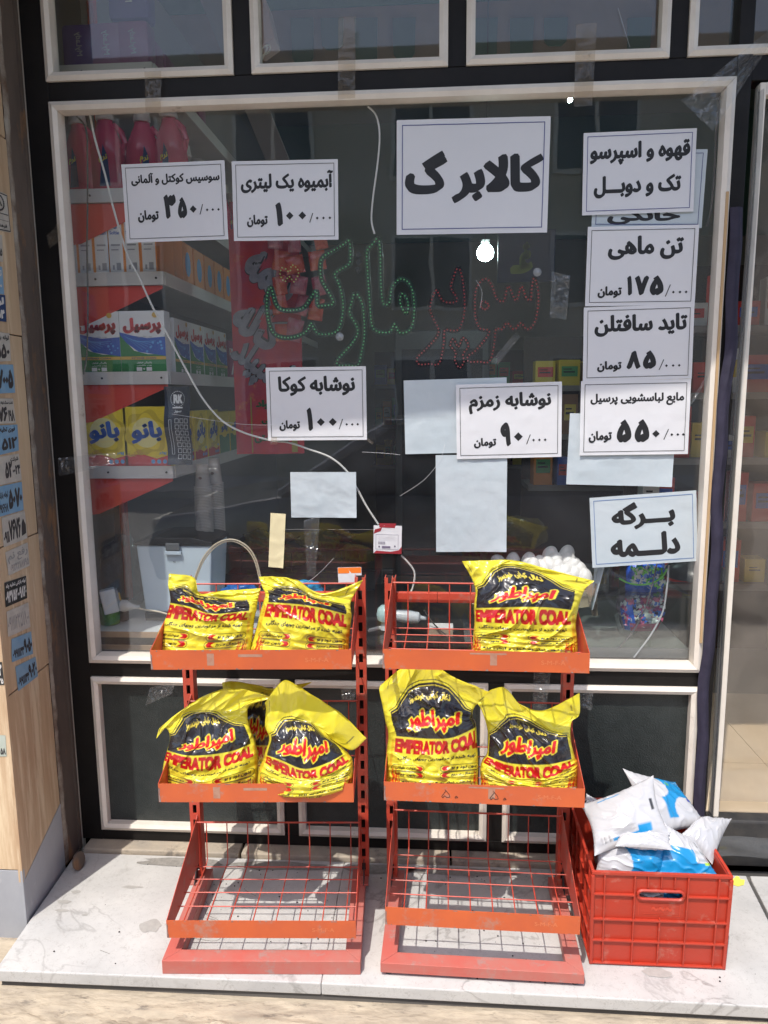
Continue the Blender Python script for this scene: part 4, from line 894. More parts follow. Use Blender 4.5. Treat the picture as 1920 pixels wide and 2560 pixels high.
# beam and green band seen through the transoms
o = MB().prism([(-.62, 1.1, 2.2), (-.52, 1.1, 2.2), (-.90, 1.1, 3.15), (-1.0, 1.1, 3.15)], (0, .04, 0)).build('ceiling_brace', mat('beam_white', (.34, .31, .27), .7)); tag(o, 'pale slanted brace rising to the shop ceiling', 'brace'); relorigin(o, (-.57, 1.1, 2.2))
struct(bx('green_wall_band', green_m, -1.6, 3.2, 4.95, 4.985, 2.85, 3.89))
bk_ = thing('bulkhead', 'brown panelled bulkhead across the shop with a dull green band above', 'bulkhead', (.4, 2.0, 3.0))
MB().box(-2.0, 2.8, 0, .04, 0, .44).build('brown_panel', mat('brown_bulkhead', (.42, .28, .21), .75, (.34, .23, .17), 5), bk_); MB().box(-2.0, 2.8, -.01, .03, .442, .88).build('green_band', mat('bulkhead_green', (.12, .26, .17), .75, (.08, .20, .13), 8), bk_)
for k, (px, l, lab) in enumerate([(755, .20, 'leftmost'), (830, .12, 'second'), (915, .22, 'third'), (1010, .17, 'fourth'), (1215, .21, 'fifth'), (1305, .25, 'sixth'), (1390, .10, 'seventh'), (1600, .15, 'rightmost')]):
    p = at(px, 60, 'Y', 1.97); o = MB().prism([(-.06, 0, .03), (-.055, 0, -l*.8), (-.03, 0, -l), (.03, 0, -l), (.055, 0, -l*.8), (.06, 0, .03)], (0, .012, 0)).build('green_cloth', green_m); o.location = p; tag(o, lab+' of the rounded green cloth tabs hanging behind the upper panes', 'cloth tab', 'green cloth tabs behind the upper panes')

random.seed(31)
pkm = [mat('packet_'+n, cc, .25, c2, 20, coat=.3) for n, cc, c2 in [('red', (.50, .025, .03), (.55, .14, .05)), ('crimson', (.40, .02, .06), (.45, .22, .25)), ('orange', (.72, .22, .03), (.60, .05, .03)), ('blue', (.04, .14, .45), (.50, .52, .60))]]
for i in range(14):
    px = 700+44*(i % 3)+random.uniform(-12, 12); py = 600+56*(i//3)+random.uniform(-8, 8); w_, h_ = random.uniform(.045, .065), random.uniform(.06, .08)
    def pf_(u, v, s_=1, w_=w_, h_=h_, i=i): return ((u-.5)*w_, -s_*.012*(math.sin(math.pi*u)*math.sin(math.pi*v))**.5-.003*noise.noise(Vector((u*6, v*6, i))), (v-.5)*h_)
    o = MB().grid(lambda u, v: pf_(u, v), 10, 10).grid(lambda u, v: pf_(u, v, -1), 4, 4).build('snack_packet', pkm[random.choice([0, 1, 1, 0])], smooth=True, recalc=False)
    o.location = at(px, py, 'Y', .47+.03*random.random()); o.rotation_euler = (0, random.uniform(-.3, .3), random.uniform(-.3, .3)); tag(o, 'shiny small snack packet hanging in front of the red banner', 'snack packet', 'snack packets hanging in front of the red banner')

# ================================================================== COUNTER INSIDE THE WINDOW
ZC = at(300, 1578, 'Y', .085).z
counter = thing('window_counter', 'white topped counter with bare wooden edges inside the window at the left', 'counter', (-.9, .3, .15))
def cl(o): o.data.transform(Matrix.Translation((.9, -.3, -.15))); return o
wood = mat('bare_board', (.36, .24, .14), .65, (.28, .18, .10), 6, stretch=(.3, 2, 2))
ctop = mat('counter_laminate', (.55, .58, .58), .4, (.48, .51, .52), 5)
cl(bx('top', ctop, -1.14, -.50, .085, .62, ZC-.004, ZC, counter)); cl(bx('edge_board', wood, -1.14, -.50, .079, .0848, ZC-.019, ZC-.001, counter))
cl(bx('edge_board', wood, -1.14, -.50, .076, .084, ZC-.065, ZC-.045, counter)); cl(bx('body', dark_wood, -1.13, -.51, .10, .60, .2-.05, ZC-.0045, counter))
desk = thing('shop_desk', 'dark desk top behind the racks with a drawer front', 'desk', (-.1, .3, .15))
def dk(o): o.data.transform(Matrix.Translation((.1, -.3, -.15))); return o
ZD = at(1040, 1598, 'Y', .10).z
dk(bx('top', mat('black_laminate', (.02, .02, .022), .3), -.498, .30, .085, .8, ZD-.02, ZD, desk)); dk(bx('drawer_front', mat('brown_drawer', (.09, .055, .04), .5), -.49, .29, .092, .11, ZD-.12, ZD-.022, desk))
dk(bx('body', dark_wood, -.49, .29, .111, .79, .15, ZD-.021, desk))
case = thing('glass_case', 'low glass show case at the right behind the eggs and candy', 'show case', (.54, .3, .15))
def cs(o): o.data.transform(Matrix.Translation((-.54, -.3, -.15))); return o
cg = clear('case_glass', (.90, .94, .92), refl=.04, haze=.02, hazecol=(.4, .45, .42))
ZG = at(1480, 1480, 'Y', .10).z; ZB = .675
cs(bx('top_pane', cg, .302, .775, .06, .50, ZG-.006, ZG, case)); cs(bx('front_pane', cg, .302, .775, .060, .064, ZB+.002, ZG-.0065, case))
cs(bx('base', mat('case_base', (.16, .17, .17), .35), .302, .775, .058, .60, ZB-.03, ZB, case)); cs(bx('side_pane', cg, .66, .665, .07, .49, ZB+.001, ZG-.007, case)); cs(bx('body', dark_wood, .31, .77, .07, .59, .15, ZB-.031, case))

# water container
wc = thing('water_container', 'tall translucent blue plastic container half full with a black lid and grey latch', 'container', tuple(at(440, 1560, 'Y', .27)))
p0 = at(341, 1363, 'Y', .20); p1 = at(530, 1363, 'Y', .20); w1 = (p1.x-p0.x)/2; pb0 = at(360, 1538, 'Y', .20); pb1 = at(521, 1538, 'Y', .20); w0 = (pb1.x-pb0.x)/2
wc.location = ((p0.x+p1.x)/2, .29, ZC+.0005); H1 = p0.z-ZC; H0 = max(pb0.z-ZC, .03)
blueplastic = clear('translucent_blue_plastic', (.60, .72, .85), refl=.03, haze=.82, hazecol=(.64, .76, .86), rough=.2)
wat = mat('water_inside', (.20, .33, .48), .15)
def tap(x0, x1, y, za, zb): return [(-x0, -y, za), (x0, -y, za), (x0, y, za), (-x0, y, za), (-x1, -y*1.05, zb), (x1, -y*1.05, zb), (x1, y*1.05, zb), (-x1, y*1.05, zb)]
BF6 = [(0, 3, 2, 1), (4, 5, 6, 7), (0, 1, 5, 4), (1, 2, 6, 5), (2, 3, 7, 6), (3, 0, 4, 7)]
MB().add(tap(w0, w1, .09, H0, H1), BF6).build('tub', blueplastic, wc, bevel=.006)
MB().add(tap(w0-.004, (w0*.45+w1*.55)-.004, .082, H0+.003, H0+(H1-H0)*.60), BF6).build('water', wat, wc, bevel=.004)
MB().add(tap(w0+.001, w0+.001, .092, .0, H0), BF6).build('base', shade_black, wc, bevel=.003)
mb = MB(); pr = [(-w1-.006, 0), (w1+.006, 0), (w1+.004, .012), (w1*.5, .028), (-w1*.5, .028), (-w1-.004, .012)]
mb.prism([(x, -.10, H1+z_) for x, z_ in pr], (0, .20, 0)); mb.build('lid', shade_black, wc, bevel=.003)
MB().box(-.024, .024, -.108, -.0985, H1-.016, H1+.010).build('latch', mat('grey_latch', (.10, .11, .12), .4), wc, bevel=.003); MB().box(-.028, .028, -.1065, -.098, H1-.030, H1-.017).build('latch_seat', mat('pale_blue_plastic', (.50, .60, .70), .4), wc, bevel=.002)
Flat().text('MAX', -.004, .006, H1-.058, H1-.053, .03).rect(-.018, -.007, H1-.056, H1-.055).rect(.009, .02, H1-.056, H1-.055).build('printing', ink, wc, lambda x, y, l: (x, -.0965-l, y))
# cups
def cups(name, label, px, ytop, ybot, yy, zb=None):
    pb = at(px, ybot, 'Y', yy); zt = at(px, ytop, 'Y', yy).z; t = thing(name, label, 'cup stack', (pb.x, yy, pb.z), 0, 'stacked paper cups')
    n = 34; h = zt-pb.z; cupm = bpy.data.materials.get('paper_cup') or mat('paper_cup', (.46, .41, .36), .6); rim = bpy.data.materials.get('cup_rim') or mat('cup_rim', (.62, .58, .53), .5)
    MB().lathe([(.028, 0), (.028, h*.70), (.026, h*.71), (.019, h)], k=20).build('cup_body', cupm, t, smooth=True)
    me = None
    for i in range(n):
        if me is None: o = MB().lathe([(.0285, 0), (.0315, .0006), (.0315, .0022), (.0285, .0028)], k=18).build('cup', rim, t, smooth=True); me = o
        else: o = inst(me, t)
        o.location = (0, 0, h*.70/n*i+.002)
    Flat().disc(0, 0, .006, .005).build('lips_print', mat('brown_print', (.12, .05, .03), .6) if 'brown_print' not in bpy.data.materials else bpy.data.materials['brown_print'], t, lambda x, y, l: (x, -.0245-l, h*.82+y), lift=.001)
    return t
cups('cup_stack', 'tall stack of ribbed paper cups standing above the water container', 513, 1160, 1342, .34)
cups('cup_stack', 'second taller stack of paper cups in a clear sleeve, just right of the first', 543, 1145, 1345, .41)
o = bx('cup_shelf', shade_black, at(470, 1350, 'Y', .3).x, at(580, 1350, 'Y', .3).x, .395, .47, at(540, 1345, 'Y', .41).z-.02, at(540, 1345, 'Y', .41).z-.001); tag(o, 'small dark shelf carrying the paper cups', 'shelf'); relorigin(o, (at(520, 1350, 'Y', .3).x, .43, .85))
# green cup, adapter, socket
gc = at(277, 1571, 'Y', .16)
gm = clear('green_cup_plastic', (.25, .55, .08), refl=.04, haze=.5, hazecol=(.18, .42, .06), rough=.2)
o = MB().lathe([(.024, 0), (.031, .003), (.033, .060), (.0335, .066), (.031, .066), (.030, .005), (.001, .004)], k=24).build('green_cup', gm, smooth=True); o.location = (gc.x, .16, ZC+.0005); tag(o, 'translucent green plastic cup on the white counter at the left', 'cup')
gc = at(312, 1560, 'Y', .20); o = MB().lathe([(.012, 0), (.016, .003), (.018, .075), (.016, .075), (.012, .006), (.001, .005)], k=20).build('small_glass', clear('brown_glass', (.60, .52, .42), haze=.25, hazecol=(.3, .25, .2)), smooth=True); o.location = (gc.x, .20, ZC+.0005); tag(o, 'small brownish glass behind the green cup', 'glass')
t = thing('power_adapter', 'white square power adapter tilted on top of the green cup', 'adapter', tuple(at(275, 1503, 'Y', .14)))
mm = Matrix.Rotation(R(-10), 4, 'Y') @ Matrix.Rotation(R(25), 4, 'Z')
MB().box(-.026, .022, -.012, .03, -.040, .040, mm).build('body', white_plastic, t, bevel=.004); MB().box(.023, .030, -.008, .026, -.030, .034, mm).build('back_plate', mat('grey_plate', (.30, .31, .32), .4), t, bevel=.002)
MB().box(.0301, .035, -.002, .008, -.005, .020, mm).build('prong', p_gold, t)
t = thing('plug', 'pale grey cone shaped plug with a beige cord beside the adapter', 'plug', tuple(at(318, 1515, 'Y', .13)))
MB().lathe([(.001, -.022), (.019, -.020), (.020, -.005), (.008, .022), (.006, .040), (.001, .041)], k=18, m=Matrix.Rotation(R(95), 4, 'Y')).build('body', mat('pale_grey_plastic', (.45, .45, .43), .4), t, smooth=True)
q = t.location; MB().tube(curve_pts([at(x, y, 'Y', .13)-q for x, y in [(340, 1518), (362, 1524), (400, 1530), (440, 1542)]], 6), .003, 6).build('cord', cord_beige, t)
# clear crumpled bag behind
def crumple(name, label, cat, c, rx, ry, rz_, m, seed, n=30, amp=.35, group=None):
    def fn(u, v):
        th = 2*math.pi*u; ph = math.pi*v; d = Vector((math.sin(ph)*math.cos(th), math.sin(ph)*math.sin(th), math.cos(ph)))
        q = 1+amp*noise.noise(d*1.6+Vector((seed, 0, 0)))+amp*.5*abs(noise.noise(d*4+Vector((seed, 3, 0))))
        return (d.x*rx*q, d.y*ry*q, d.z*rz_*q)
    o = MB().grid(fn, n, n//2+4).build(name, m, smooth=True, recalc=False); o.location = c; return tag(o, label, cat, group)
clearbag = clear('clear_bag', (.86, .88, .90), refl=.10, haze=.10, hazecol=(.4, .42, .45), rough=.12, bump=.12, bscale=25)
crumple('plastic_bag', 'crumpled clear plastic bag behind the water container at the left', 'plastic bag', at(300, 1440, 'Y', .42), .09, .05, .13, clearbag, 3)
bread = clear('amber_plastic', (.62, .52, .12), refl=.07, haze=.35, hazecol=(.22, .18, .03), rough=.15, bump=.10, bscale=22)
for i, (x, y, rx, rz_, lab) in enumerate([(650, 1355, .085, .045, 'amber plastic bag in the wire basket, left of the cream strip'), (720, 1395, .075, .040, 'amber plastic bag right behind the cream strip'), (800, 1350, .085, .040, 'largest amber plastic bag in the wire basket'), (890, 1385, .075, .040, 'amber plastic bag at the right end of the wire basket'), (1300, 1330, .10, .06, 'dark yellow plastic bag behind the eggs')]):
    crumple('amber_bag', lab, 'plastic bag', at(x, y, 'Y', .85), rx, .07, rz_, bread, i*5+1)
    if i < 3: crumple('packed_snack', 'dark red snack pack lying in the basket '+['left', 'in the middle', 'right'][i], 'snack pack', at(x+55, y-10, 'Y', .92), .05, .04, .025, mat('dark_snack%s' % 'abc'[i], (.10, .03, .03), .35), i*5+2)
t = thing('wire_basket', 'thin dark wire basket holding the amber bags', 'basket', tuple(at(760, 1400, 'Y', .78))); q = t.location
wr = mat('dark_wire', (.05, .04, .04), .5)
for y in (1376, 1430): MB().tube([at(560, y+6, 'Y', .78)-q, at(940, y-2, 'Y', .78)-q], .0022, 5).build('wire', wr, t)
for x in range(560, 945, 42): MB().tube([at(x, 1380, 'Y', .78)-q, at(x+2, 1430, 'Y', .78)-q], .0018, 5).build('wire', wr, t)
bz = at(760, 1440, 'Y', .9).z; o = bx('snack_stand', mat('dark_stand', (.05, .05, .06), .5), at(560, 1400, 'Y', .9).x, at(945, 1400, 'Y', .9).x, .70, 1.05, .15, bz); tag(o, 'dark stand under the wire basket', 'stand'); relorigin(o, (at(760, 1400, 'Y', .9).x, .9, .15))
bluebag = mat('blue_plastic', (.01, .12, .42), .2, bump=.01, bscale=30)
crumple('blue_bag', 'bright blue plastic bag behind the back wire of the left rack', 'plastic bag', at(600, 1475, 'Y', .16), .055, .03, .022, bluebag, 2)
crumple('blue_bag', 'shiny light blue plastic bag below the clear tape, behind the left rack', 'plastic bag', at(765, 1472, 'Y', .16), .055, .03, .026, mat('cyan_plastic', (.01, .30, .60), .2, bump=.01, bscale=30), 6)
# dark poster with grid and red banner
o = MB().grid(lambda u, v: ((u-.5)*.085, .012*math.sin(u*4)+.01*math.sin(v*9), (v-.5)*.245), 10, 20).build('dark_poster', mat('navy_poster', (.012, .016, .035), .35), smooth=True); c = at(446, 1065, 'Y', .12); o.location = c; tag(o, 'dark blue glossy poster with rows of small squares at the shelf corner', 'poster')
fp = lambda x, y, l: (x, .012*math.sin((x/.085+.5)*4)+.01*math.sin((y/.245+.5)*9)-l, y)
f = Flat()
for r_ in range(7):
    for k in range(3): f.frame(-.012+.017*k, .001+.017*k, -.105+.019*r_, -.091+.019*r_, .0012)
f.frame(-.030, -.022, -.09, .02, .001); f.text('RK', -.018, .012, .070, .098, .08); f.text(fa('سوز'), -.015, .01, .040, .050, .03); f.rect(-.02, .014, .055, .059)
for i in range(24): a = 2*math.pi*i/24; f.disc(-.003+.023*math.cos(a), .084+.024*math.sin(a), .0016, k=6)
f.build('printing', p_white, o, fp, lift=.001)
ban = MB().grid(lambda u, v: ((u-.5)*.25, .01*math.sin(u*9), (v-.5)*.80), 16, 20).build('red_banner', mat('red_banner_print', (.60, .03, .03), .3, (.42, .03, .08), 9, c3=(.65, .20, .05), s3=7, t3=.6), smooth=True); ban.location = at(668, 860, 'Y', .55); ban.rotation_euler = (0, 0, .1); tag(ban, 'glossy red hanging banner with big silvery tilted letters, middle left', 'banner')
silver = mat('silver_letter', (.34, .34, .38), .3, (.20, .20, .24), 25); fb = lambda x, y, l: (x, .01*math.sin((x/.25+.5)*9)-l, y)
Flat().text(fa('بیمه'), -.09, .11, .15, .30, .09, rot=-.62).text(fa('کاله'), -.12, .07, .00, .14, .09, rot=-.60).text(fa('اسپیلد'), -.14, .08, -.16, .0, .08, rot=-.65).build('lettering_outline', ink, ban, fb, lift=.001)
Flat().text(fa('بیمه'), -.09, .11, .15, .30, .055, rot=-.62).text(fa('کاله'), -.12, .07, .00, .14, .055, rot=-.60).text(fa('اسپیلد'), -.14, .08, -.16, .0, .05, rot=-.65).build('lettering', silver, ban, fb, lift=.002)
Flat().rect(-.07, .10, -.395, -.19).build('yellow_panel', mat('dull_yellow', (.30, .26, .04), .5), ban, fb, lift=.001)
Flat().text(fa('مواد'), -.05, .03, -.235, -.20, .06).text(fa('غذایی'), -.03, .05, -.29, -.26, .06).text(fa('بهداشتی'), -.06, .07, -.36, -.32, .06).build('lettering', mat('dark_green_ink', (.02, .08, .02), .5), ban, fb, lift=.002)

# eggs
eggm = mat('egg_shell', (.84, .83, .82), .45)
egg0 = None; eg = [((x-0), y) for x, y in []]
def eg4(l): return [(900+x*.3978, 900+y*.3978) for x, y in l]
spots = eg4([(1195, 1222), (1300, 1218), (1222, 1258), (1310, 1262), (1190, 1290), (1235, 1305), (1340, 1295), (1160, 1310), (1285, 1335), (1380, 1325), (1300, 1380), (1412, 1370), (1085, 1300), (1060, 1265), (960, 1265), (868, 1270), (1130, 1285), (1345, 1350), (1240, 1350)])
deps = [.20, .20, .17, .17, .14, .13, .13, .14, .11, .12, .10, .10, .13, .17, .19, .21, .17, .11, .11]
wl = ['top left', 'top right', 'upper middle', 'upper right']
for i, ((x, y), dy) in enumerate(zip(spots, deps)):
    if egg0 is None: egg0 = MB().lathe([(.0005+.0238*math.sin(math.pi*k/14)*(1+.10*math.cos(math.pi*k/14)), -.0310*math.cos(math.pi*k/14)) for k in range(15)], k=20).build('egg', eggm, smooth=True); e = egg0
    else: e = inst(egg0)
    random.seed(i); e.location = at(x, y, 'Y', dy+.03); e.rotation_euler = (random.uniform(-.6, .6), random.uniform(-.6, .6), 0)
    tag(e, {0: 'back left egg on top of the white heap', 1: 'back right egg on top of the white heap', 11: 'lowest white egg, furthest right over the torn tray', 15: 'white egg furthest left, dim behind the coal bag'}.get(i, 'white egg in the heaped pile behind the right rack'), 'egg', 'white eggs piled behind the right rack')
tr = thing('egg_tray', 'brown crumpled cardboard egg tray edge under the eggs', 'egg tray', tuple(at(1430, 1480, 'Y', .12))); q = tr.location
kraft = mat('kraft_cardboard', (.42, .32, .24), .85, (.34, .25, .18), 20, bump=.003, bscale=40)
def kf(u, v): p = at(1180+300*u, 1440+70*v+10*math.sin(u*9), 'Y', .14-.05*v)-q; return (p.x, p.y+.012*noise.noise(Vector((u*9, v*6, 2))), p.z+.006*noise.noise(Vector((u*14, v*6, 7))))
MB().grid(kf, 30, 10).build('tray', kraft, tr, smooth=True)
MB().grid(lambda u, v: tuple(at(1462+32*u+18*v*(1-u), 1455+85*v, 'Y', .08+.02*math.sin(v*7+u*4))-q), 8, 12).build('torn_flap', kraft, tr, smooth=True)
o = MB().grid(lambda u, v: tuple(at(1478+(26-22*v)*u+8*(1-v), 1415+110*v, 'Y', .06+.012*math.sin(u*5))), 6, 10).build('paper_scrap', bluepaper, smooth=True); relorigin(o, at(1488, 1470, 'Y', .06)); tag(o, 'narrow curled white paper edge right of the eggs', 'paper')
# candy pouches
random.seed(12)
pc = [mat('candy_'+n, c, .3) for n, c in [('pink', (.85, .14, .30)), ('white', (.82, .82, .84)), ('blue', (.04, .18, .75)), ('green', (.20, .70, .10)), ('teal', (.04, .45, .60)), ('plum', (.40, .05, .25))]]
def pouch(label, x, y, w, h, m, cols, seed, yy=.17, low=None):
    t = thing('candy_pouch', label, 'candy pouch', tuple(at(x, y, 'Y', yy))); random.seed(seed)
    def prof(v): return (.70+.30*math.sin(min(1, v*1.25)*math.pi/2)) if low else 1.0
    def dep(th, v): return .045*math.sin(math.pi*min(1, .1+v*.85))**.6
    def fn(u, v):
        th = 2*math.pi*u; q = 1+.10*noise.noise(Vector((math.cos(th)*2, v*4, seed))); k = prof(v)
        return (w/2*k*math.cos(th)*q, dep(th, v)*math.sin(th)*q, (v-.5)*h)
    MB().grid(fn, 30, 16).build('pouch', m, t, smooth=True, recalc=False)
    groups = {}
    for i in range(60):
        a = random.uniform(-.8, .85); v = random.uniform(.28 if low else .25, .92); s = random.uniform(.006, .010)
        yy_ = -dep(0, v)*math.sqrt(max(0, 1-(a*.8)**2))-.002; mc = random.choice(cols)
        groups.setdefault(mc.name, (mc, MB()))[1].lathe([(s*.9, -s*1.5), (s*.25, -s*.8), (s*.8, -s*.4), (s*.8, s*.4), (s*.25, s*.8), (s*.9, s*1.5)], c=(a*w*.48*prof(v), yy_, (v-.5)*h), k=7, sy=.6, m=Matrix.Rotation(random.uniform(0, 3), 4, 'Y'))
    for mc, mb in groups.values(): o = mb.build('candies', mc, t); o['kind'] = 'stuff'
    if low:
        def pf(u, v, l, o_=.003): return (w/2*prof(v)*(2*u-1)*.96, -dep(0, v)*math.sqrt(max(0, 1-((2*u-1)*.93)**2))-o_-.003*abs(noise.noise(Vector((u*8, v*8, l)))), (v-.5)*h)
        MB().grid(lambda u, v: pf(.02+.30*u*(1-.25*v), .02+.80*v, 1, .008), 14, 14).build('blue_side', low[0], t, smooth=True)
        MB().grid(lambda u, v: pf(.16+.80*u, .015+.27*v, 2, .009), 20, 8).build('crimson_base', low[1], t, smooth=True)
        for k, (u0, v0) in enumerate([(.12, .80), (.45, .88), (.72, .86)]):
            MB().grid(lambda u, v: (lambda p: (p[0], p[1]-.012*math.sin(math.pi*u)*math.sin(math.pi*v), p[2]+.010*noise.noise(Vector((u*5, v*5, k)))))(pf(u0+.18*u, v0+.13*v, k)), 8, 6).build('pink_twist', low[2], t, smooth=True)
    return t
bpl = mat('pouch_blue', (.03, .14, .80), .25, bump=.006, bscale=40)
pouch('green rimmed blue pouch full of wrapped candy, upper of two behind the lowest sign', 1612, 1440, .115, .095, bpl, [pc[3], pc[1], pc[4], pc[2], pc[1], pc[3]], 1)
t = MB().tube(curve_pts([at(x, y, 'Y', .110) for x, y in [(1548, 1446), (1570, 1457), (1600, 1462), (1635, 1456), (1658, 1438), (1668, 1422)]], 5), .003, 6).build('cord', pc[3], smooth=True); relorigin(t, at(1610, 1450, 'Y', .115)); tag(t, 'bright green cord along the front of the upper candy pouch', 'cord')
pouch('pink, blue and crimson candy pouch, lower of the two, above the white mug', 1600, 1530, .150, .110, clear('pouch_film', (.75, .70, .80), haze=.3, hazecol=(.45, .30, .45), rough=.15), [pc[0], pc[1], pc[2], pc[1], pc[1], pc[5]], 2, .16, (bpl, mat('crimson_film', (.50, .03, .12), .25, bump=.006, bscale=40), mat('pink_film', (.80, .13, .28), .25, bump=.006, bscale=60)))
# mug
t = thing('mug', 'white mug with a side handle on the floor of the glass case', 'mug', (at(1566, 1620, 'Y', .20).x, .20, ZB+.001)); cer = mat('white_ceramic', (.66, .68, .67), .25)
MB().lathe([(.022, 0), (.026, .004), (.038, .040), (.042, .058), (.039, .058), (.035, .040), (.022, .008), (.001, .007)], k=28).build('cup', cer, t, smooth=True)
MB().tube(curve_pts([(.036, 0, .048), (.052, 0, .050), (.058, 0, .034), (.046, 0, .018), (.034, 0, .018)], 5), .004, 8).build('handle', cer, t, smooth=True)
o = MB().prism([tuple(at(x, y, 'Y', .12)) for x, y in [(1495, 1640), (1530, 1626), (1570, 1636), (1540, 1650)]], (0, .03, .002)).build('torn_label', bluepaper); relorigin(o, at(1530, 1640, 'Y', .12)); tag(o, 'torn white scrap on the case floor beside the mug', 'paper scrap')
o = MB().lathe([(.10, 0), (.10, .012), (.085, .035), (.04, .055), (.001, .06)], k=28).build('grey_cover', mat('dark_grey_cover', (.07, .075, .08), .35), smooth=True); o.location = (at(1725, 1505, 'Y', .35).x, .32, ZG+.001); tag(o, 'low dark grey domed cover right of the candy pouches', 'cover')
# appliance with coiled cord
t = thing('hand_appliance', 'pale aqua hand appliance with grey barrel behind the right rack', 'appliance', tuple(at(965, 1535, 'Y', .13))); q = t.location
aqua = mat('aqua_plastic', (.42, .60, .60), .3); lg = mat('light_grey_plastic', (.50, .54, .56), .3)
MB().lathe([(.001, -.026), (.024, -.022), (.030, -.008), (.030, .012), (.022, .024), (.010, .028), (.001, .028)], k=24, m=Matrix.Rotation(R(12), 4, 'Y')).build('head', aqua, t, smooth=True)
MB().lathe([(.016, .02), (.018, .035), (.022, .07), (.018, .105), (.008, .112), (.006, .13)], k=20, m=Matrix.Rotation(R(96), 4, 'Y')).build('barrel', lg, t, smooth=True)
MB().box(-.012, .016, -.012, .014, .030, .062, Matrix.Rotation(R(16), 4, 'Y')).build('plug', white_plastic, t, bevel=.004)
MB().lathe([(.012, -.024), (.016, -.030), (.020, -.050), (.001, -.052)], k=16).build('foot', lg, t, smooth=True)
hel = [(-.012-.045*k/90+.0, .004*math.sin(k*.9)+.0, -.044+.0045*math.cos(k*.9)-.012*(k/90)) for k in range(91)]
MB().tube(hel, .0022, 5).build('coiled_cord', white_plastic, t, smooth=True)
cable('cable', 'pair of dark cords curving over the desk behind the right rack', [(1060, 1525, .13), (1085, 1560, .13), (1120, 1590, .12), (1160, 1600, .12)], .0026, bpy.data.materials['dark_cord'])
o = carton('small_carton', 'small white topped cardboard box behind the grid of the right rack', 'box', mat('buff_card', (.42, .33, .24), .7), .082, .05, .026, at(1101, 1597, 'Y', .14).x, .16, ZD, []); m_ = MB().box(-.041, .041, -.025, .025, .0262, .0275).build('white_lid', p_white, o)
o = MB().box(-.02, .02, 0, .03, -.022, .022).build('socket_box', shade_black, bevel=.003); o.location = at(970, 1440, 'Y', .30); tag(o, 'small black socket box behind the right rack top', 'socket')

# ------------------------------------------------------------------ deeper shop: shelving with goods, lamps
def far_shelf(x0, x1, y0, y1, rows, label, seed, cols, place='', z0=.15):
    t = thing('goods_shelf', label, 'shelf', ((x0+x1)/2, (y0+y1)/2, .15)); q = t.location; random.seed(seed)
    def lo(o): o.data.transform(Matrix.Translation(-q)); return o
    for zt in rows:
        lo(MB().box(x0, x1, y0, y1, zt-.03, zt).build('board', bpy.data.materials['far_board'] if 'far_board' in bpy.data.materials else mat('far_board', (.22, .20, .19), .6), t)); x = x0+.03
        while x < x1-.12:
            w = random.uniform(.06, .14); h = random.uniform(.10, .24)
            o = MB().box(-w/2, w/2, -.05, .05, 0, h).build('goods_box', random.choice(cols), bevel=.002); o.location = (x+w/2, y0+.06+random.uniform(0, .04), zt+.0005); o.rotation_euler = (0, 0, random.uniform(-.12, .12))
            tag(o, 'small coloured pack on the '+place, 'pack', 'packs on the '+place)
            o2 = MB().box(-w*.38, w*.38, -.0512, -.0505, h*.35, h*.75).build('label_patch', random.choice(cols), o); MB().box(-w*.30, w*.25, -.0518, -.0513, h*.50, h*.56).box(-w*.30, w*.10, -.0518, -.0513, h*.62, h*.66).build('printing', ink, o); x += w+random.uniform(.002, .03)
    lo(MB().box(x0, x1, y1, y1+.02, .15, rows[-1]+.3).build('back_panel', dark_wood, t))
gc_ = [mat('goods_'+n, c, .45) for n, c in [('red', (.60, .04, .03)), ('blue', (.04, .12, .50)), ('yellow', (.65, .48, .05)), ('white', (.66, .65, .62)), ('brown', (.25, .12, .06)), ('green', (.05, .28, .09)), ('orange', (.70, .24, .03))]]
far_shelf(-.55, 1.9, 4.3, 4.7, [.85, 1.2, 1.55], 'long dim goods shelf along the back wall', 3, gc_, 'dim shelf along the back wall')
far_shelf(.55, 2.1, 2.2, 2.55, [.92, 1.22, 1.5], 'dark goods shelf in the middle right of the shop', 5, gc_, 'dark shelf in the middle right')
t = thing('fridge', 'dark upright drinks fridge standing in the dim middle of the shop', 'fridge', (.05, 3.4, .15))
MB().box(-.33, .33, -.3, .3, 0, 1.75).build('body', mat('fridge_grey', (.10, .105, .11), .4), t, bevel=.01); MB().box(-.28, .28, -.312, -.3005, .15, 1.62).build('glass_front', darkglass, t); MB().box(.22, .25, -.34, -.3125, .7, 1.1).build('handle', shade_black, t, bevel=.004)
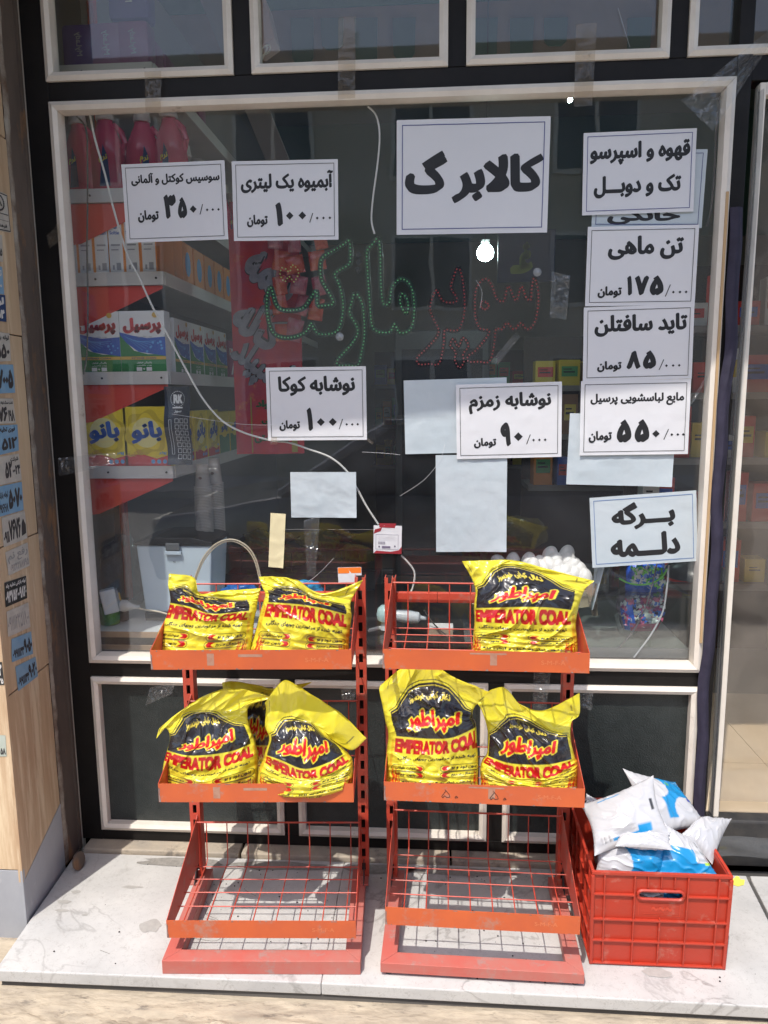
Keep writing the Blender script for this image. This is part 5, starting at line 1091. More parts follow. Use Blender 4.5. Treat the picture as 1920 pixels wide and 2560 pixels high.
# blue board with the yellow letter, sunlit snack sign
o = MB().box(-.125, .125, 0, .012, -.11, .11).build('blue_board', mat('dark_blue_board', (.010, .016, .05), .4)); o.location = at(1316, 640, 'Y', 1.25); tag(o, 'dark blue board with a single yellow green letter behind the large word sign', 'board')
Flat().text(fa('غـ'), -.07, .03, -.075, .06, .07).build('lettering', mat('lime_ink', (.16, .22, .03), .5), o, lambda x, y, l: (x, -l, y))
bulb_m = emis('bulb_light', (.75, 1.0, .98), 55.0)
for i, (x, y, yy, r, lab) in enumerate([(1213, 632, 1.6, .040, 'lit round ceiling bulb glowing below the large word sign'), (1425, 250, 2.2, .013, 'small lit bulb near the top right of the display window'), (1491, 134, 2.6, .018, 'small lit lamp behind the third upper pane')]):
    t = thing('light_bulb', lab, 'light bulb', tuple(at(x, y, 'Y', yy)))
    MB().lathe([(r*math.sin(math.pi*k/12)+.0003, -r*math.cos(math.pi*k/12)) for k in range(11)], k=20).build('globe', bulb_m, t, smooth=True)
    MB().lathe([(r*.55, r*.85), (r*.5, r*1.5), (.001, r*1.6)], k=14).build('socket', white_plastic, t); MB().tube([(0, 0, r*1.6), (0, 0, 3.89-t.location.z)], .003, 5).build('cord', bpy.data.materials['dark_cord'], t)
# red and white goods seen inside the door
far_shelf(.95, 1.7, 1.35, 1.6, [.55, .85, 1.15, 1.45, 1.75], 'goods shelf seen through the glass door at the right edge', 9, gc_[:4], 'shelf seen through the door')

# ================================================================== DISPLAY RACKS
def rack(label, loc, rz, zb, seed):
    t = thing('display_rack', label, 'rack', loc, rz, 'red wire display racks in front of the window'); random.seed(seed)
    # base frame
    FH = .037; lift = .0 if seed == 1 else .010; y0, y1 = -.187, .185; x0, x1 = -.252, .252
    def m(name, mb, mm, par=t, bev=.0012): return mb.build(name, mm, par, bevel=bev)
    m('base_bar', MB().prism([(x0, y0, lift), (x1, y0, lift), (x1-.040, y0+.040, lift), (x0+.040, y0+.040, lift)], (0, 0, FH-lift)), pink_paint)
    for s in (-1, 1):
        xo, xi = (x0, x0+.040) if s < 0 else (x1, x1-.040)
        pts = [(xo, y0+.0008, lift), (xo, y1, lift), (xi, y1, lift), (xi, y0+.0408, lift)]
        m('base_bar', MB().prism(pts, (0, 0, FH-lift)), pink_paint)
    if lift:
        for x in (x0+.02, x1-.02): MB().lathe([(.012, 0), (.012, lift)], c=(x, y0+.02, 0), k=12).build('foot', shade_black, t)
    # posts with slots
    PH = .948; pw_ = .030; yp0, yp1 = .145, .183
    for s in (-1, 1):
        xa, xb = (-.262, -.232) if s < 0 else (.232, .262); xm = (xa+xb)/2; mb = MB()
        mb.box(xa, xm-.0055, yp0, yp0+.003, FH+.0005, PH); mb.box(xm+.0055, xb, yp0, yp0+.003, FH+.0005, PH)
        zc = FH+.0005; k = 0
        while zc < PH-.02:
            mb.box(xm-.0054, xm+.0054, yp0+.0001, yp0+.0029, zc, min(zc+.020, PH)); zc += .046
        mb.box(xa, xa+.002, yp0+.003, yp1, FH+.0005, PH); mb.box(xb-.002, xb, yp0+.003, yp1, FH+.0005, PH)
        p = mb.build('post', red_paint, t); MB().box(xa+.003, xb-.003, yp1-.004, yp1-.002, FH+.001, PH-.002).build('slot_shade', dark_hole, p)  # dark strip stands in for the shade inside the slotted post
        MB().prism([(xm-.014, yp0-.04, FH+.0004), (xm+.014, yp0-.04, FH+.0004), (xm+.014, yp0-.001, FH+.0004), (xm-.014, yp0-.001, FH+.0004)], (0, 0, .004)).build('post_foot', pink_paint, t)
        MB().prism([(xm-.001, yp0-.045, FH+.005), (xm-.001, yp0-.002, FH+.005), (xm-.001, yp0-.002, FH+.06)], (.003, 0, 0)).build('gusset', dark_hole, t)
    for i in range(4):
        a = -.231+i*.1155; bx('rail_segment', red_paint, a, a+.1147, .160, .178, .875, .902, t, bevel=.001)
    wm = red_paint; w_r = .0017
    for i, z0 in enumerate(zb):
        LH = .0485; fy, by = -.168, .142; hx = .2405
        lm = orange_paint
        mb = MB().box(-hx, hx, fy-.0015, fy, z0, z0+LH); mb.box(-hx+.002, hx-.002, fy, fy+.010, z0, z0+.0015)
        lip = mb.build('front_lip', lm, t)
        tray = bpy.data.objects.new('tray', None); COL.objects.link(tray); tray.parent = t; lip.parent = tray
        for s in (-1, 1):
            xx = -hx if s < 0 else hx-.0015; pts = [(xx, fy+.0005, z0), (xx, by, z0+.0), (xx, by+.001, z0+.150), (xx, by-.010, z0+.142), (xx, fy+.0005, z0+LH)]
            MB().prism(pts, (.0015, 0, 0)).build('side_panel', red_paint, tray)
            MB().box(xx-.003*s, xx-.003*s+.004, fy+.01, by, z0+.0006, z0+.004).build('hanger', red_paint, tray) if False else None
        zf = z0+.012
        for k in range(8):
            x = -.2105+.0602*k if seed == 1 else -.196+.0568*k
            MB().tube([(x, fy+.004, zf), (x, by-.030, zf+.001), (x, by-.018, zf+.010), (x, by-.012, z0+.132)], w_r, 5).build('wire', wm, tray)
        for k in range(5): y = fy+.040+.056*k; MB().tube([(-hx+.002, y, zf+.0033), (hx-.002, y, zf+.0033)], w_r, 5).build('wire', wm, tray)
        MB().tube([(-hx+.002, by-.0125, z0+.134), (hx-.002, by-.0125, z0+.134)], .0025, 6).build('wire', wm, tray)
        Flat().text('S-M-F-A', .130, .186, z0+.018, z0+.029, .02).build('stamped_letters', mat('stamped_paint', (.60, .17, .07), .4) if 'stamped_paint' not in bpy.data.materials else bpy.data.materials['stamped_paint'], tray, lambda x, y, l: (x, fy-.0015-l, y))
        tp = bpy.data.materials.get('tape_residue') or mat('tape_residue', (.42, .24, .17), .5, (.36, .17, .11), 60)
        f = Flat()
        if seed == 1:
            if i > 0: f.rect(-.105, -.088, z0+.010, z0+.040)
            if i > 0: f.rect(-.03, .028, z0+.031, z0+.038)
        else:
            if i: f.rect(-.035, .05, z0+.040, z0+.044).rect(.012, .028, z0+.014, z0+.040)
        if f.v: f.build('tape_residue', tp, tray, lambda x, y, l: (x, fy-.0015-l, y), lift=.0002)
        if seed == 2 and i == 1:
            sc = Flat()
            def stroke(pts, w=.0007):
                for (a, b), (c, d) in zip(pts, pts[1:]):
                    l = math.hypot(c-a, d-b) or 1; nx, ny = -(d-b)/l*w, (c-a)/l*w; sc.poly([(a-nx, b-ny), (c-nx, d-ny), (c+nx, d+ny), (a+nx, b+ny)])
            for ox in (-.098, .018):
                stroke([(ox+.006, z0+.034), (ox+.016, z0+.022), (ox+.018, z0+.015), (ox+.011, z0+.013), (ox+.005, z0+.018), (ox+.001, z0+.012), (ox-.002, z0+.016), (ox+.008, z0+.030)])
                stroke([(ox+.030, z0+.015), (ox+.034, z0+.018), (ox+.037, z0+.014), (ox+.030, z0+.013)])
            sc.build('marker_scribble', ink, tray, lambda x, y, l: (x, fy-.0015-l, y))
    chip = bpy.data.materials.get('bare_metal_chip') or mat('bare_metal_chip', (.20, .12, .10), .6, (.30, .24, .22), 80)
    for i, z0 in enumerate(zb):
        f = Flat()
        for k in range(16):
            x = random.uniform(-.238, .232); w_ = random.uniform(.0015, .008); e_ = random.choice([0, 1]); h_ = random.uniform(.0012, .004)
            y0_ = z0+(.0485-h_ if e_ else 0); f.poly([(x, y0_), (x+w_, y0_), (x+w_*.8, y0_+h_), (x+w_*.3, y0_+h_*.8)])
        f.poly([(-.2400, z0+.001), (-.2400, z0+.040), (-.2365, z0+.036), (-.2375, z0+.02), (-.2350, z0+.001)])
        f.build('paint_chips', chip, t, lambda x, y, l: (x, -.1695-l, y), lift=.00015)['kind'] = 'stuff'
    return t
RK1 = rack('left red wire display rack, two coal bags on top and three below', (-.4455, -.335, .0006), R(3.0), (.088, .460, .802), 1)
RK2 = rack('right red wire display rack, one coal bag on top and two below', (.1215, -.327, .0006), R(-1.0), (.131, .468, .805), 2)
for i, o in enumerate(RK1.children):
    pass

# ================================================================== PRINTED COAL BAGS
class Canvas:
    def __init__(s, w, h, c): s.w, s.h = w, h; s.a = np.empty((h, w, 3), np.float32); s.a[:] = c
    def tri(s, p, c):
        p = np.array(p)*[s.w, s.h]; x0, y0 = np.maximum(np.floor(p.min(0)).astype(int), 0); x1 = min(int(p[:, 0].max())+1, s.w-1); y1 = min(int(p[:, 1].max())+1, s.h-1)
        if x1 < x0 or y1 < y0: return
        X, Y = np.meshgrid(np.arange(x0, x1+1)+.5, np.arange(y0, y1+1)+.5); (ax, ay), (bx_, by_), (cx, cy) = p
        e1 = (bx_-ax)*(Y-ay)-(by_-ay)*(X-ax); e2 = (cx-bx_)*(Y-by_)-(cy-by_)*(X-bx_); e3 = (ax-cx)*(Y-cy)-(ay-cy)*(X-cx)
        m = ((e1 >= 0) & (e2 >= 0) & (e3 >= 0)) | ((e1 <= 0) & (e2 <= 0) & (e3 <= 0)); s.a[y0:y1+1, x0:x1+1][m] = c
    def poly(s, pts, c):     # even-odd fill
        p = np.array(pts)*[s.w, s.h]; y0 = max(int(p[:, 1].min()), 0); y1 = min(int(p[:, 1].max())+1, s.h-1)
        for y in range(y0, y1+1):
            yc = y+.5; xs_ = []
            for i in range(len(p)):
                a, b = p[i], p[(i+1) % len(p)]
                if (a[1] <= yc) != (b[1] <= yc): xs_.append(a[0]+(yc-a[1])/(b[1]-a[1])*(b[0]-a[0]))
            xs_.sort()
            for a, b in zip(xs_[::2], xs_[1::2]): s.a[y, max(int(a+.5), 0):max(int(b+.5), 0)] = c
    def rect(s, x0, x1, y0, y1, c): s.poly([(x0, y0), (x1, y0), (x1, y1), (x0, y1)], c)
    def line(s, pts, w, c):
        for (a, b), (d, e) in zip(pts, pts[1:]):
            l = math.hypot((d-a), (e-b)) or 1; nx, ny = -(e-b)/l*w, (d-a)/l*w; s.poly([(a-nx, b-ny), (d-nx, e-ny), (d+nx, e+ny), (a+nx, b+ny)], c)
    def ell(s, cx, cy, rx, ry, c, k=40): s.poly([(cx+rx*math.cos(2*math.pi*i/k), cy+ry*math.sin(2*math.pi*i/k)) for i in range(k)], c)
    def text(s, t, x0, x1, y0, y1, c, bold=.04, shear=0, arc=0):
        v, f, _ = glyphs(t, bold); q = [(x0+(a)*(x1-x0)+(b-.5)*shear, y0+b*(y1-y0)+arc*(1-(2*a-1)**2)) for a, b, _z in v]
        for fc in f:
            for k in range(1, len(fc)-1): s.tri([q[fc[0]], q[fc[k]], q[fc[k+1]]], c)
    def blur(s):
        a = s.a; b = a.copy(); b[1:-1, 1:-1] = (a[1:-1, 1:-1]*4+a[:-2, 1:-1]+a[2:, 1:-1]+a[1:-1, :-2]+a[1:-1, 2:])/8; s.a = b
    def sample(s, u, v):
        x = min(max(u, 0), 1)*(s.w-1.001); y = min(max(v, 0), 1)*(s.h-1.001); i, j = int(x), int(y); a, b = x-i, y-j; A = s.a
        return A[j, i]*(1-a)*(1-b)+A[j, i+1]*a*(1-b)+A[j+1, i]*(1-a)*b+A[j+1, i+1]*a*b
YE = (.78, .68, .05); BK = (.022, .020, .024); RD = (.52, .012, .012)
cv = Canvas(560, 660, YE)
def stad(x0, x1, y0, y1, grow=0):
    r = (y1-y0)/2; cy = (y0+y1)/2; k = 10; rx = r*1.18
    return [(x0+rx+(rx+grow)*math.cos(math.pi/2+math.pi*i/k), cy+(r+grow)*math.sin(math.pi/2+math.pi*i/k)) for i in range(k+1)]+[(x1-rx+(rx+grow)*math.cos(-math.pi/2+math.pi*i/k), cy+(r+grow)*math.sin(-math.pi/2+math.pi*i/k)) for i in range(k+1)]
for x0, x1, y0, y1, t_, side in [(.04, .38, .225, .275, 'سوخت طولانی', 1), (.04, .38, .160, .210, 'بدون جرقه', 1), (.56, .95, .225, .275, 'بدون دود و بو', 0), (.56, .95, .160, .210, 'اشتعال سریع', 0)]:
    cv.poly(stad(x0, x1, y0, y1, .006), BK); cv.poly(stad(x0, x1, y0, y1), YE)
    if side: cv.poly([(x1-.10, y0+.003), (x1-.03, y0+.003), (x1-.008, (y0+y1)/2), (x1-.03, y1-.003), (x1-.10, y1-.003), (x1-.06, (y0+y1)/2)], RD); cv.text(fa(t_), x0+.03, x1-.10, y0+.007, y1-.007, BK, .05)
    else: cv.poly([(x0+.10, y0+.003), (x0+.03, y0+.003), (x0+.008, (y0+y1)/2), (x0+.03, y1-.003), (x0+.10, y1-.003), (x0+.06, (y0+y1)/2)], RD); cv.text(fa(t_), x0+.11, x1-.03, y0+.007, y1-.007, BK, .05)
cv.text(fa('بدون نیاز به الکل و آتش زنه'), .13, .86, .075, .125, BK, .05)
random.seed(2); x = .25
while x < .68: w = random.choice([.006, .006, .012]); cv.rect(x, x+w, .0, .045, BK); x += w+random.choice([.006, .008])
cv.text(fa('تهیه شده از مرغوبترین چوبهای جنگلی'), .09, .91, .325, .375, BK, .05)
cv.text('EMPERATOR COAL', .05, .95, .398, .505, RD, .10)
arch = [(.06, .520), (.94, .520), (.95, .62), (.94, .745), (.86, .76), (.79, .815), (.70, .865), (.58, .885), (.42, .885), (.30, .865), (.21, .815), (.14, .76), (.06, .745), (.05, .62)]
cv.poly(arch, BK); cv.line([(.045, .755), (.13, .775), (.20, .83), (.30, .882), (.42, .903), (.58, .903), (.70, .882), (.80, .83), (.87, .775), (.955, .755)], .0035, BK)
cv.line([(.07, .728), (.15, .742), (.22, .797), (.31, .848), (.42, .866), (.58, .866), (.69, .848), (.78, .797), (.85, .742), (.93, .728)], .003, (.75, .6, .08))
for b_, c_ in ((.135, YE), (.060, (.62, .014, .014))): cv.text(fa('امپراطور'), .21-(b_-.06)*.25, .80+(b_-.06)*.25, .555-(b_-.06)*.12, .705+(b_-.06)*.12, c_, b_, shear=.05)
cv.text(fa('ذغال کبابی خودسوز'), .30, .72, .755, .815, (.75, .60, .08), .05, arc=.012)
random.seed(5)
for sx in (0, 1):
    for i in range(16):
        a = .01+.012*(i % 5)+random.random()*.05; h = .04+random.random()*.17; yb = random.random()*.10
        pts = [(a, yb), (a+.016, yb+h*.4), (a+.004, yb+h*.7), (a+.020, yb+h), (a+.012, yb+h*.7), (a+.026, yb+h*.4), (a+.010, yb)]
        if sx: pts = [(1-p, q) for p, q in pts]
        cv.poly(pts, (.60, .07, .01))
    for i in range(26):
        y = .26+i*.009; a = .012; cv.rect(a if not sx else 1-a-.03, a+.03 if not sx else 1-a, y, y+.004, (.68, .24, .02))
cv.line([(.075, .90), (.085, .975)], .003, BK); cv.line([(.925, .90), (.915, .975)], .003, BK)
cv.blur()
bagm = vmat('printed_yellow_film', .24, bump=.0006, bscale=40, trans=.16, spec=.55, coat=.25)
def lerp5(c, u):
    n = len(c)-1; x = u*n; i = min(int(x), n-1); t = x-i
    p0 = c[max(i-1, 0)]; p1 = c[i]; p2 = c[i+1]; p3 = c[min(i+2, n)]
    return .5*((2*p1)+(p2-p0)*t+(2*p0-5*p1+4*p2-p3)*t*t+(3*p1-p0-3*p2+p3)*t**3)
def coal_bag(label, org, rows, Y, thick, seed, ytop=None, nu=170, nv=190, lean=0.0, uoff=0.0, usc=1.0):
    """rows: (v, 5 photo points). Seam plane at Y, front bulges towards the street by thick."""
    vs = [r[0] for r in rows]; P = []
    for v, pts in rows:
        yy = Y+lean*v
        P.append([at(org[0]+x*.3617, org[1]+y*.3617, 'Y', yy) for x, y in pts])
    c0 = sum((P[0][i] for i in range(5)), Vector())/5; c0 = Vector((c0.x, Y, c0.z))
    def seam(u, v):
        i = 0
        while i < len(vs)-2 and v > vs[i+1]: i += 1
        t = (v-vs[i])/(vs[i+1]-vs[i])
        a = lerp5(P[max(i-1, 0)], u); b = lerp5(P[i], u); c = lerp5(P[i+1], u); d = lerp5(P[min(i+2, len(P)-1)], u)
        # hermite with unequal spacing
        h = vs[i+1]-vs[i]; mb_ = (c-a)/(vs[i+1]-vs[max(i-1, 0)]); mc = (d-b)/(vs[min(i+2, len(P)-1)]-vs[i])
        t2, t3 = t*t, t*t*t
        return b*(2*t3-3*t2+1)+mb_*h*(t3-2*t2+t)+c*(-2*t3+3*t2)+mc*h*(t3-t2)
    def bulge(v):
        if v < .08: return .62+.38*math.sin(v/.08*math.pi/2)
        if v < .55: return 1.0
        if v < .86: return 1-.80*((v-.55)/.31)**1.3
        return .20-.12*(v-.86)/.14
    def wr(u, v, front):
        q = Vector((u*3.6+seed*5, v*4.2, seed*2.1+(0 if front else 9)))
        lum = (noise.noise(q*1.35)*.011+abs(noise.noise(q*2.3))*.005)*bulge(v)                                # coal lumps
        a = u*math.cos(.5+seed)*9+v*math.sin(.5+seed)*7
        rid = (1-abs(noise.noise(Vector((u*3.8+v*2.5*math.sin(seed), v*5.5-u*3*math.cos(seed*2), seed)))*2.1))**3*.0075
        fine = (1-abs(noise.noise(Vector((u*15+v*6, v*17-u*5, seed+4)))*2.2))**3*.0009
        e = min(u, 1-u); fold = math.exp(-e*14)*.0045*math.sin(v*75+5*noise.noise(Vector((u*6, v*8, seed))))
        tp = max(0, v-.72)/.28; flap = tp*(.020*noise.noise(Vector((u*3.4, v*4.5, seed*3)))+.010*noise.noise(Vector((u*9, v*6, seed*7))))
        low = max(0, .35-v)/.35*.0028*math.sin(v*90+u*7+seed)
        return lum+rid+fine+fold+flap+low
    V = []; F = []; C = []
    for s_, (n1, n2) in ((1, (nu, nv)), (-1, (44, 60))):
        o = len(V)
        for j in range(n2+1):
            v = j/n2
            for i in range(n1+1):
                u = i/n1; p = seam(u, v); k = (1-(2*u-1)**2)**.55 if 0 < u < 1 else 0
                # keep the outline: move along the line of sight a little less than pure depth
                d = thick*k*bulge(v)+wr(u, v, s_ > 0)*min(1, 4*min(u, 1-u)+.35)
                if s_ < 0: d = -.55*d-.0015
                dirv = (Vector(CAMP)-p).normalized() if s_ > 0 else Vector((0, -1, 0))
                p = p+dirv*d-c0
                if v < .02: p.z = p.z
                V.append(tuple(p)); uu = (u-.5)*usc+.5+uoff
                if s_ > 0: C.append(cv.sample(uu, v))
                else: C.append(cv.sample(1-uu, v))
        F += [(o+j*(n1+1)+i, o+j*(n1+1)+i+1, o+(j+1)*(n1+1)+i+1, o+(j+1)*(n1+1)+i) if s_ > 0 else (o+j*(n1+1)+i+1, o+j*(n1+1)+i, o+(j+1)*(n1+1)+i, o+(j+1)*(n1+1)+i+1) for j in range(n2) for i in range(n1)]
    me = bpy.data.meshes.new('coal_bag'); me.from_pydata(V, [], F); me.materials.append(bagm)
    ca = me.color_attributes.new('print', 'FLOAT_COLOR', 'POINT'); arr = np.ones((len(C), 4), np.float32); arr[:, :3] = np.array(C); ca.data.foreach_set('color', arr.ravel())
    me.polygons.foreach_set('use_smooth', [True]*len(F)); o = bpy.data.objects.new('coal_bag', me); COL.objects.link(o); o.location = c0
    return tag(o, label, 'coal bag', 'yellow printed coal bags on the racks')
O1 = (340, 1380); O3 = (920, 1380)
coal_bag("yellow coal bag left one on the top tray of the left rack", O1, [
    (0, [(100, 775), (270, 790), (430, 795), (600, 790), (775, 770)]), (.07, [(108, 715), (270, 735), (440, 740), (610, 735), (785, 715)]),
    (.25, [(150, 565), (310, 580), (480, 590), (650, 585), (808, 565)]), (.40, [(205, 455), (350, 470), (500, 480), (660, 475), (818, 465)]),
    (.52, [(235, 350), (360, 375), (520, 425), (690, 415), (832, 400)]), (.66, [(232, 285), (340, 305), (470, 350), (660, 362), (840, 345)]),
    (.84, [(222, 228), (325, 240), (430, 305), (620, 315), (848, 300)]), (1, [(228, 150), (390, 180), (440, 288), (620, 268), (860, 252)])], -.40, .055, 1, lean=.03, uoff=.05)
coal_bag("yellow coal bag with pointed ear, right on the left rack's top tray", O1, [
    (0, [(765, 785), (950, 795), (1110, 795), (1290, 790), (1460, 780)]), (.07, [(772, 705), (950, 720), (1110, 730), (1290, 730), (1470, 722)]),
    (.25, [(820, 565), (980, 580), (1140, 592), (1300, 612), (1472, 622)]), (.40, [(850, 445), (1000, 452), (1150, 472), (1310, 502), (1482, 522)]),
    (.52, [(880, 345), (1010, 352), (1160, 365), (1310, 392), (1490, 440)]), (.66, [(892, 292), (1000, 292), (1150, 305), (1290, 350), (1485, 400)]),
    (.84, [(872, 240), (960, 240), (1120, 265), (1260, 320), (1490, 330)]), (1, [(850, 172), (960, 175), (1110, 200), (1290, 295), (1568, 195)])], -.395, .055, 2, lean=.03, uoff=-.01, usc=1.04)
coal_bag("yellow coal bag drooping left, left one on the left rack's second tray", O1, [
    (0, [(170, 1690), (340, 1705), (510, 1705), (680, 1695), (838, 1680)]), (.15, [(180, 1600), (340, 1640), (510, 1650), (680, 1630), (842, 1590)]),
    (.30, [(185, 1500), (340, 1555), (510, 1560), (680, 1520), (845, 1460)]), (.40, [(195, 1440), (340, 1500), (510, 1510), (680, 1460), (842, 1400)]),
    (.52, [(215, 1370), (350, 1405), (510, 1400), (680, 1370), (822, 1310)]), (.68, [(235, 1290), (350, 1310), (500, 1290), (640, 1240), (792, 1230)]),
    (.84, [(215, 1225), (330, 1165), (460, 1125), (600, 1140), (770, 1130)]), (.92, [(165, 1215), (300, 1115), (450, 1085), (640, 1070), (790, 1060)]), (1, [(140, 1290), (310, 1105), (540, 975), (760, 955), (950, 1010)])], -.42, .065, 3, lean=.02, uoff=.03, usc=.96)
coal_bag("yellow coal bag with big flopped ear bulging over the left rack's lip", O1, [
    (0, [(850, 1660), (1000, 1695), (1150, 1705), (1330, 1690), (1480, 1640)]), (.12, [(840, 1610), (1000, 1665), (1160, 1675), (1340, 1635), (1498, 1585)]),
    (.30, [(850, 1500), (1000, 1570), (1170, 1590), (1340, 1550), (1500, 1480)]), (.42, [(880, 1430), (1010, 1520), (1160, 1560), (1330, 1530), (1490, 1420)]),
    (.54, [(890, 1390), (1000, 1420), (1160, 1480), (1320, 1440), (1445, 1380)]), (.70, [(920, 1290), (1020, 1290), (1150, 1290), (1280, 1300), (1405, 1340)]),
    (.84, [(892, 1200), (1000, 1180), (1120, 1185), (1235, 1200), (1345, 1290)]), (.93, [(898, 1080), (1000, 1080), (1120, 1120), (1300, 1200), (1490, 1370)]), (1, [(890, 1045), (1010, 900), (1130, 945), (1380, 1100), (1592, 1290)])], -.45, .075, 4, lean=.03)
coal_bag("shaded coal bag squeezed behind two others on the left rack's second tray", O1, [
    (0, [(640, 1640), (740, 1640), (830, 1640), (920, 1640), (1030, 1640)]), (.5, [(640, 1350), (740, 1350), (830, 1350), (920, 1350), (1030, 1350)]),
    (.85, [(610, 1020), (720, 1010), (830, 1000), (940, 1010), (1060, 1010)]), (1, [(595, 905), (690, 898), (820, 925), (960, 945), (1215, 900)])], -.265, .045, 5, nu=80, nv=90)
coal_bag("yellow coal bag standing alone on the right rack's top tray", O3, [
    (0, [(720, 700), (900, 715), (1080, 720), (1270, 725), (1450, 725)]), (.12, [(725, 640), (900, 655), (1080, 660), (1270, 665), (1450, 660)]),
    (.25, [(728, 570), (900, 580), (1080, 590), (1270, 600), (1448, 605)]), (.40, [(735, 480), (900, 490), (1080, 500), (1260, 505), (1438, 500)]),
    (.53, [(732, 380), (900, 375), (1080, 370), (1260, 375), (1452, 400)]), (.70, [(742, 270), (900, 250), (1080, 240), (1260, 260), (1482, 300)]),
    (.86, [(715, 180), (850, 140), (1000, 110), (1250, 165), (1510, 245)]), (1, [(650, 65), (800, 60), (1000, 62), (1250, 125), (1565, 200)])], -.385, .06, 6, lean=.03, uoff=.02)
coal_bag("tall yellow coal bag with open arched top, left on the right rack", O3, [
    (0, [(110, 1610), (280, 1620), (430, 1625), (590, 1620), (762, 1610)]), (.12, [(115, 1560), (280, 1580), (430, 1590), (590, 1580), (762, 1565)]),
    (.30, [(120, 1450), (280, 1460), (430, 1465), (600, 1455), (762, 1440)]), (.40, [(130, 1370), (290, 1395), (440, 1400), (600, 1385), (757, 1350)]),
    (.53, [(140, 1260), (290, 1270), (440, 1280), (590, 1270), (747, 1200)]), (.68, [(120, 1170), (250, 1130), (400, 1110), (550, 1120), (722, 1130)]),
    (.84, [(95, 1040), (220, 1000), (370, 955), (560, 960), (745, 1060)]), (.93, [(78, 940), (220, 880), (380, 860), (560, 880), (800, 1030)]), (1, [(110, 900), (260, 790), (430, 788), (620, 890), (860, 975)])], -.40, .065, 7, lean=.03, uoff=-.05)
coal_bag("wide yellow coal bag with raised corner, right on the right rack's second tray", O3, [
    (0, [(780, 1640), (950, 1655), (1110, 1660), (1280, 1660), (1440, 1650)]), (.15, [(778, 1580), (950, 1605), (1110, 1618), (1280, 1612), (1448, 1580)]),
    (.30, [(775, 1500), (950, 1565), (1110, 1585), (1280, 1575), (1452, 1500)]), (.42, [(790, 1440), (960, 1530), (1110, 1555), (1270, 1545), (1450, 1450)]),
    (.53, [(820, 1400), (960, 1445), (1110, 1460), (1270, 1455), (1432, 1420)]), (.70, [(830, 1285), (960, 1255), (1110, 1300), (1260, 1310), (1402, 1290)]),
    (.86, [(815, 1180), (950, 1150), (1080, 1170), (1250, 1230), (1410, 1170)]), (.93, [(778, 1080), (900, 1060), (1080, 1120), (1250, 1180), (1462, 1120)]), (1, [(740, 1030), (930, 935), (1060, 1060), (1220, 1100), (1462, 975)])], -.40, .065, 8, lean=.03, uoff=.01, usc=.97)

# ================================================================== MILK CRATE
cr = thing('milk_crate', 'red ribbed plastic crate heaped with milk bags on the marble step at the right', 'crate', (.568, -.268, .0006))
CW, CD, CH = .1625, .166, .2635
def tp(p): s_ = 1+.085*(p[2]) ; return (p[0]*s_, p[1]*s_, p[2])
def cb(name, mb, par=cr, bev=.0012):
    mb.v = [tp(v) for v in mb.v]; return mb.build(name, crate_red, par, bevel=bev)
hx_, hz0_, hz1_ = .056, .190, .214; rr = .012; inner = []
for k in range(9): a = -math.pi/2+math.pi*k/8; inner.append((hx_-rr+rr*math.cos(a), (hz0_+hz1_)/2+rr*math.sin(a)))
for k in range(9): a = math.pi/2+math.pi*k/8; inner.append((-hx_+rr+rr*math.cos(a), (hz0_+hz1_)/2+rr*math.sin(a)))
mb = MB()
for x0, x1, z0, z1 in [(-CW, CW, .004, hz0_), (-CW, CW, hz1_, CH-.006), (-CW, -hx_, hz0_, hz1_), (hx_, CW, hz0_, hz1_)]:
    for q in range(6):      # split so that the taper stays straight
        a, b_ = x0+(x1-x0)*q/6, x0+(x1-x0)*(q+1)/6; mb.box(a, b_, -CD, -CD+.0035, z0, z1)
for sx in (-1, 1):
    for sz in (-1, 1):
        cx_, cz_ = sx*(hx_-rr), (hz0_+hz1_)/2; arc = [(cx_+sx*rr*math.sin(math.pi/2*k/4), cz_+sz*rr*math.cos(math.pi/2*k/4)) for k in range(5)]
        pts = arc+[(sx*hx_, cz_+sz*rr)]
        mb.prism([(p[0], -CD+.0001, p[1]) for p in pts], (0, .0033, 0))
cb('front_wall', mb, bev=0)
ring = MB(); ring.tube([(x, -CD-.003, z_) for x, z_ in inner], .0042, 6, closed=True); ring.v = [tp(v) for v in ring.v]; ring.build('handle_rim', crate_red, cr, smooth=True)
cb('back_wall', MB().box(-CW, CW, CD-.0035, CD, .004, CH-.006)); cb('side_wall', MB().box(-CW, -CW+.0035, -CD+.0036, CD-.0036, .004, CH-.006)); cb('side_wall', MB().box(CW-.0035, CW, -CD+.0036, CD-.0036, .004, CH-.006))
cb('floor', MB().box(-CW+.004, CW-.004, -CD+.004, CD-.004, .003, .007))
for (x0, x1, y0, y1) in [(-CW-.006, CW+.006, -CD-.006, -CD+.002), (-CW-.006, CW+.006, CD-.002, CD+.006)]: cb('rim', MB().box(x0, x1, y0, y1, CH-.010, CH), bev=.002)
for (x0, x1) in [(-CW-.006, -CW+.002), (CW-.002, CW+.006)]: cb('rim', MB().box(x0, x1, -CD+.0022, CD-.0022, CH-.010, CH), bev=.002)
RH = [.0035, .068, .128]; d_ = .0075
for z0 in RH:
    for sy in (-1, 1): cb('rib', MB().box(-CW-.006, CW+.006, sy*(CD+d_/2+.0002)-d_/2, sy*(CD+d_/2+.0002)+d_/2, z0, z0+.005), bev=.001)
    for sx in (-1, 1): cb('rib', MB().box(sx*(CW+d_/2+.0002)-d_/2, sx*(CW+d_/2+.0002)+d_/2, -CD, CD, z0, z0+.005), bev=.001)
for x0, x1 in [(-CW-.006, -.062), (.062, CW+.006)]: cb('rib', MB().box(x0, x1, -CD-d_, -CD-.0002, .198, .203), bev=.001)
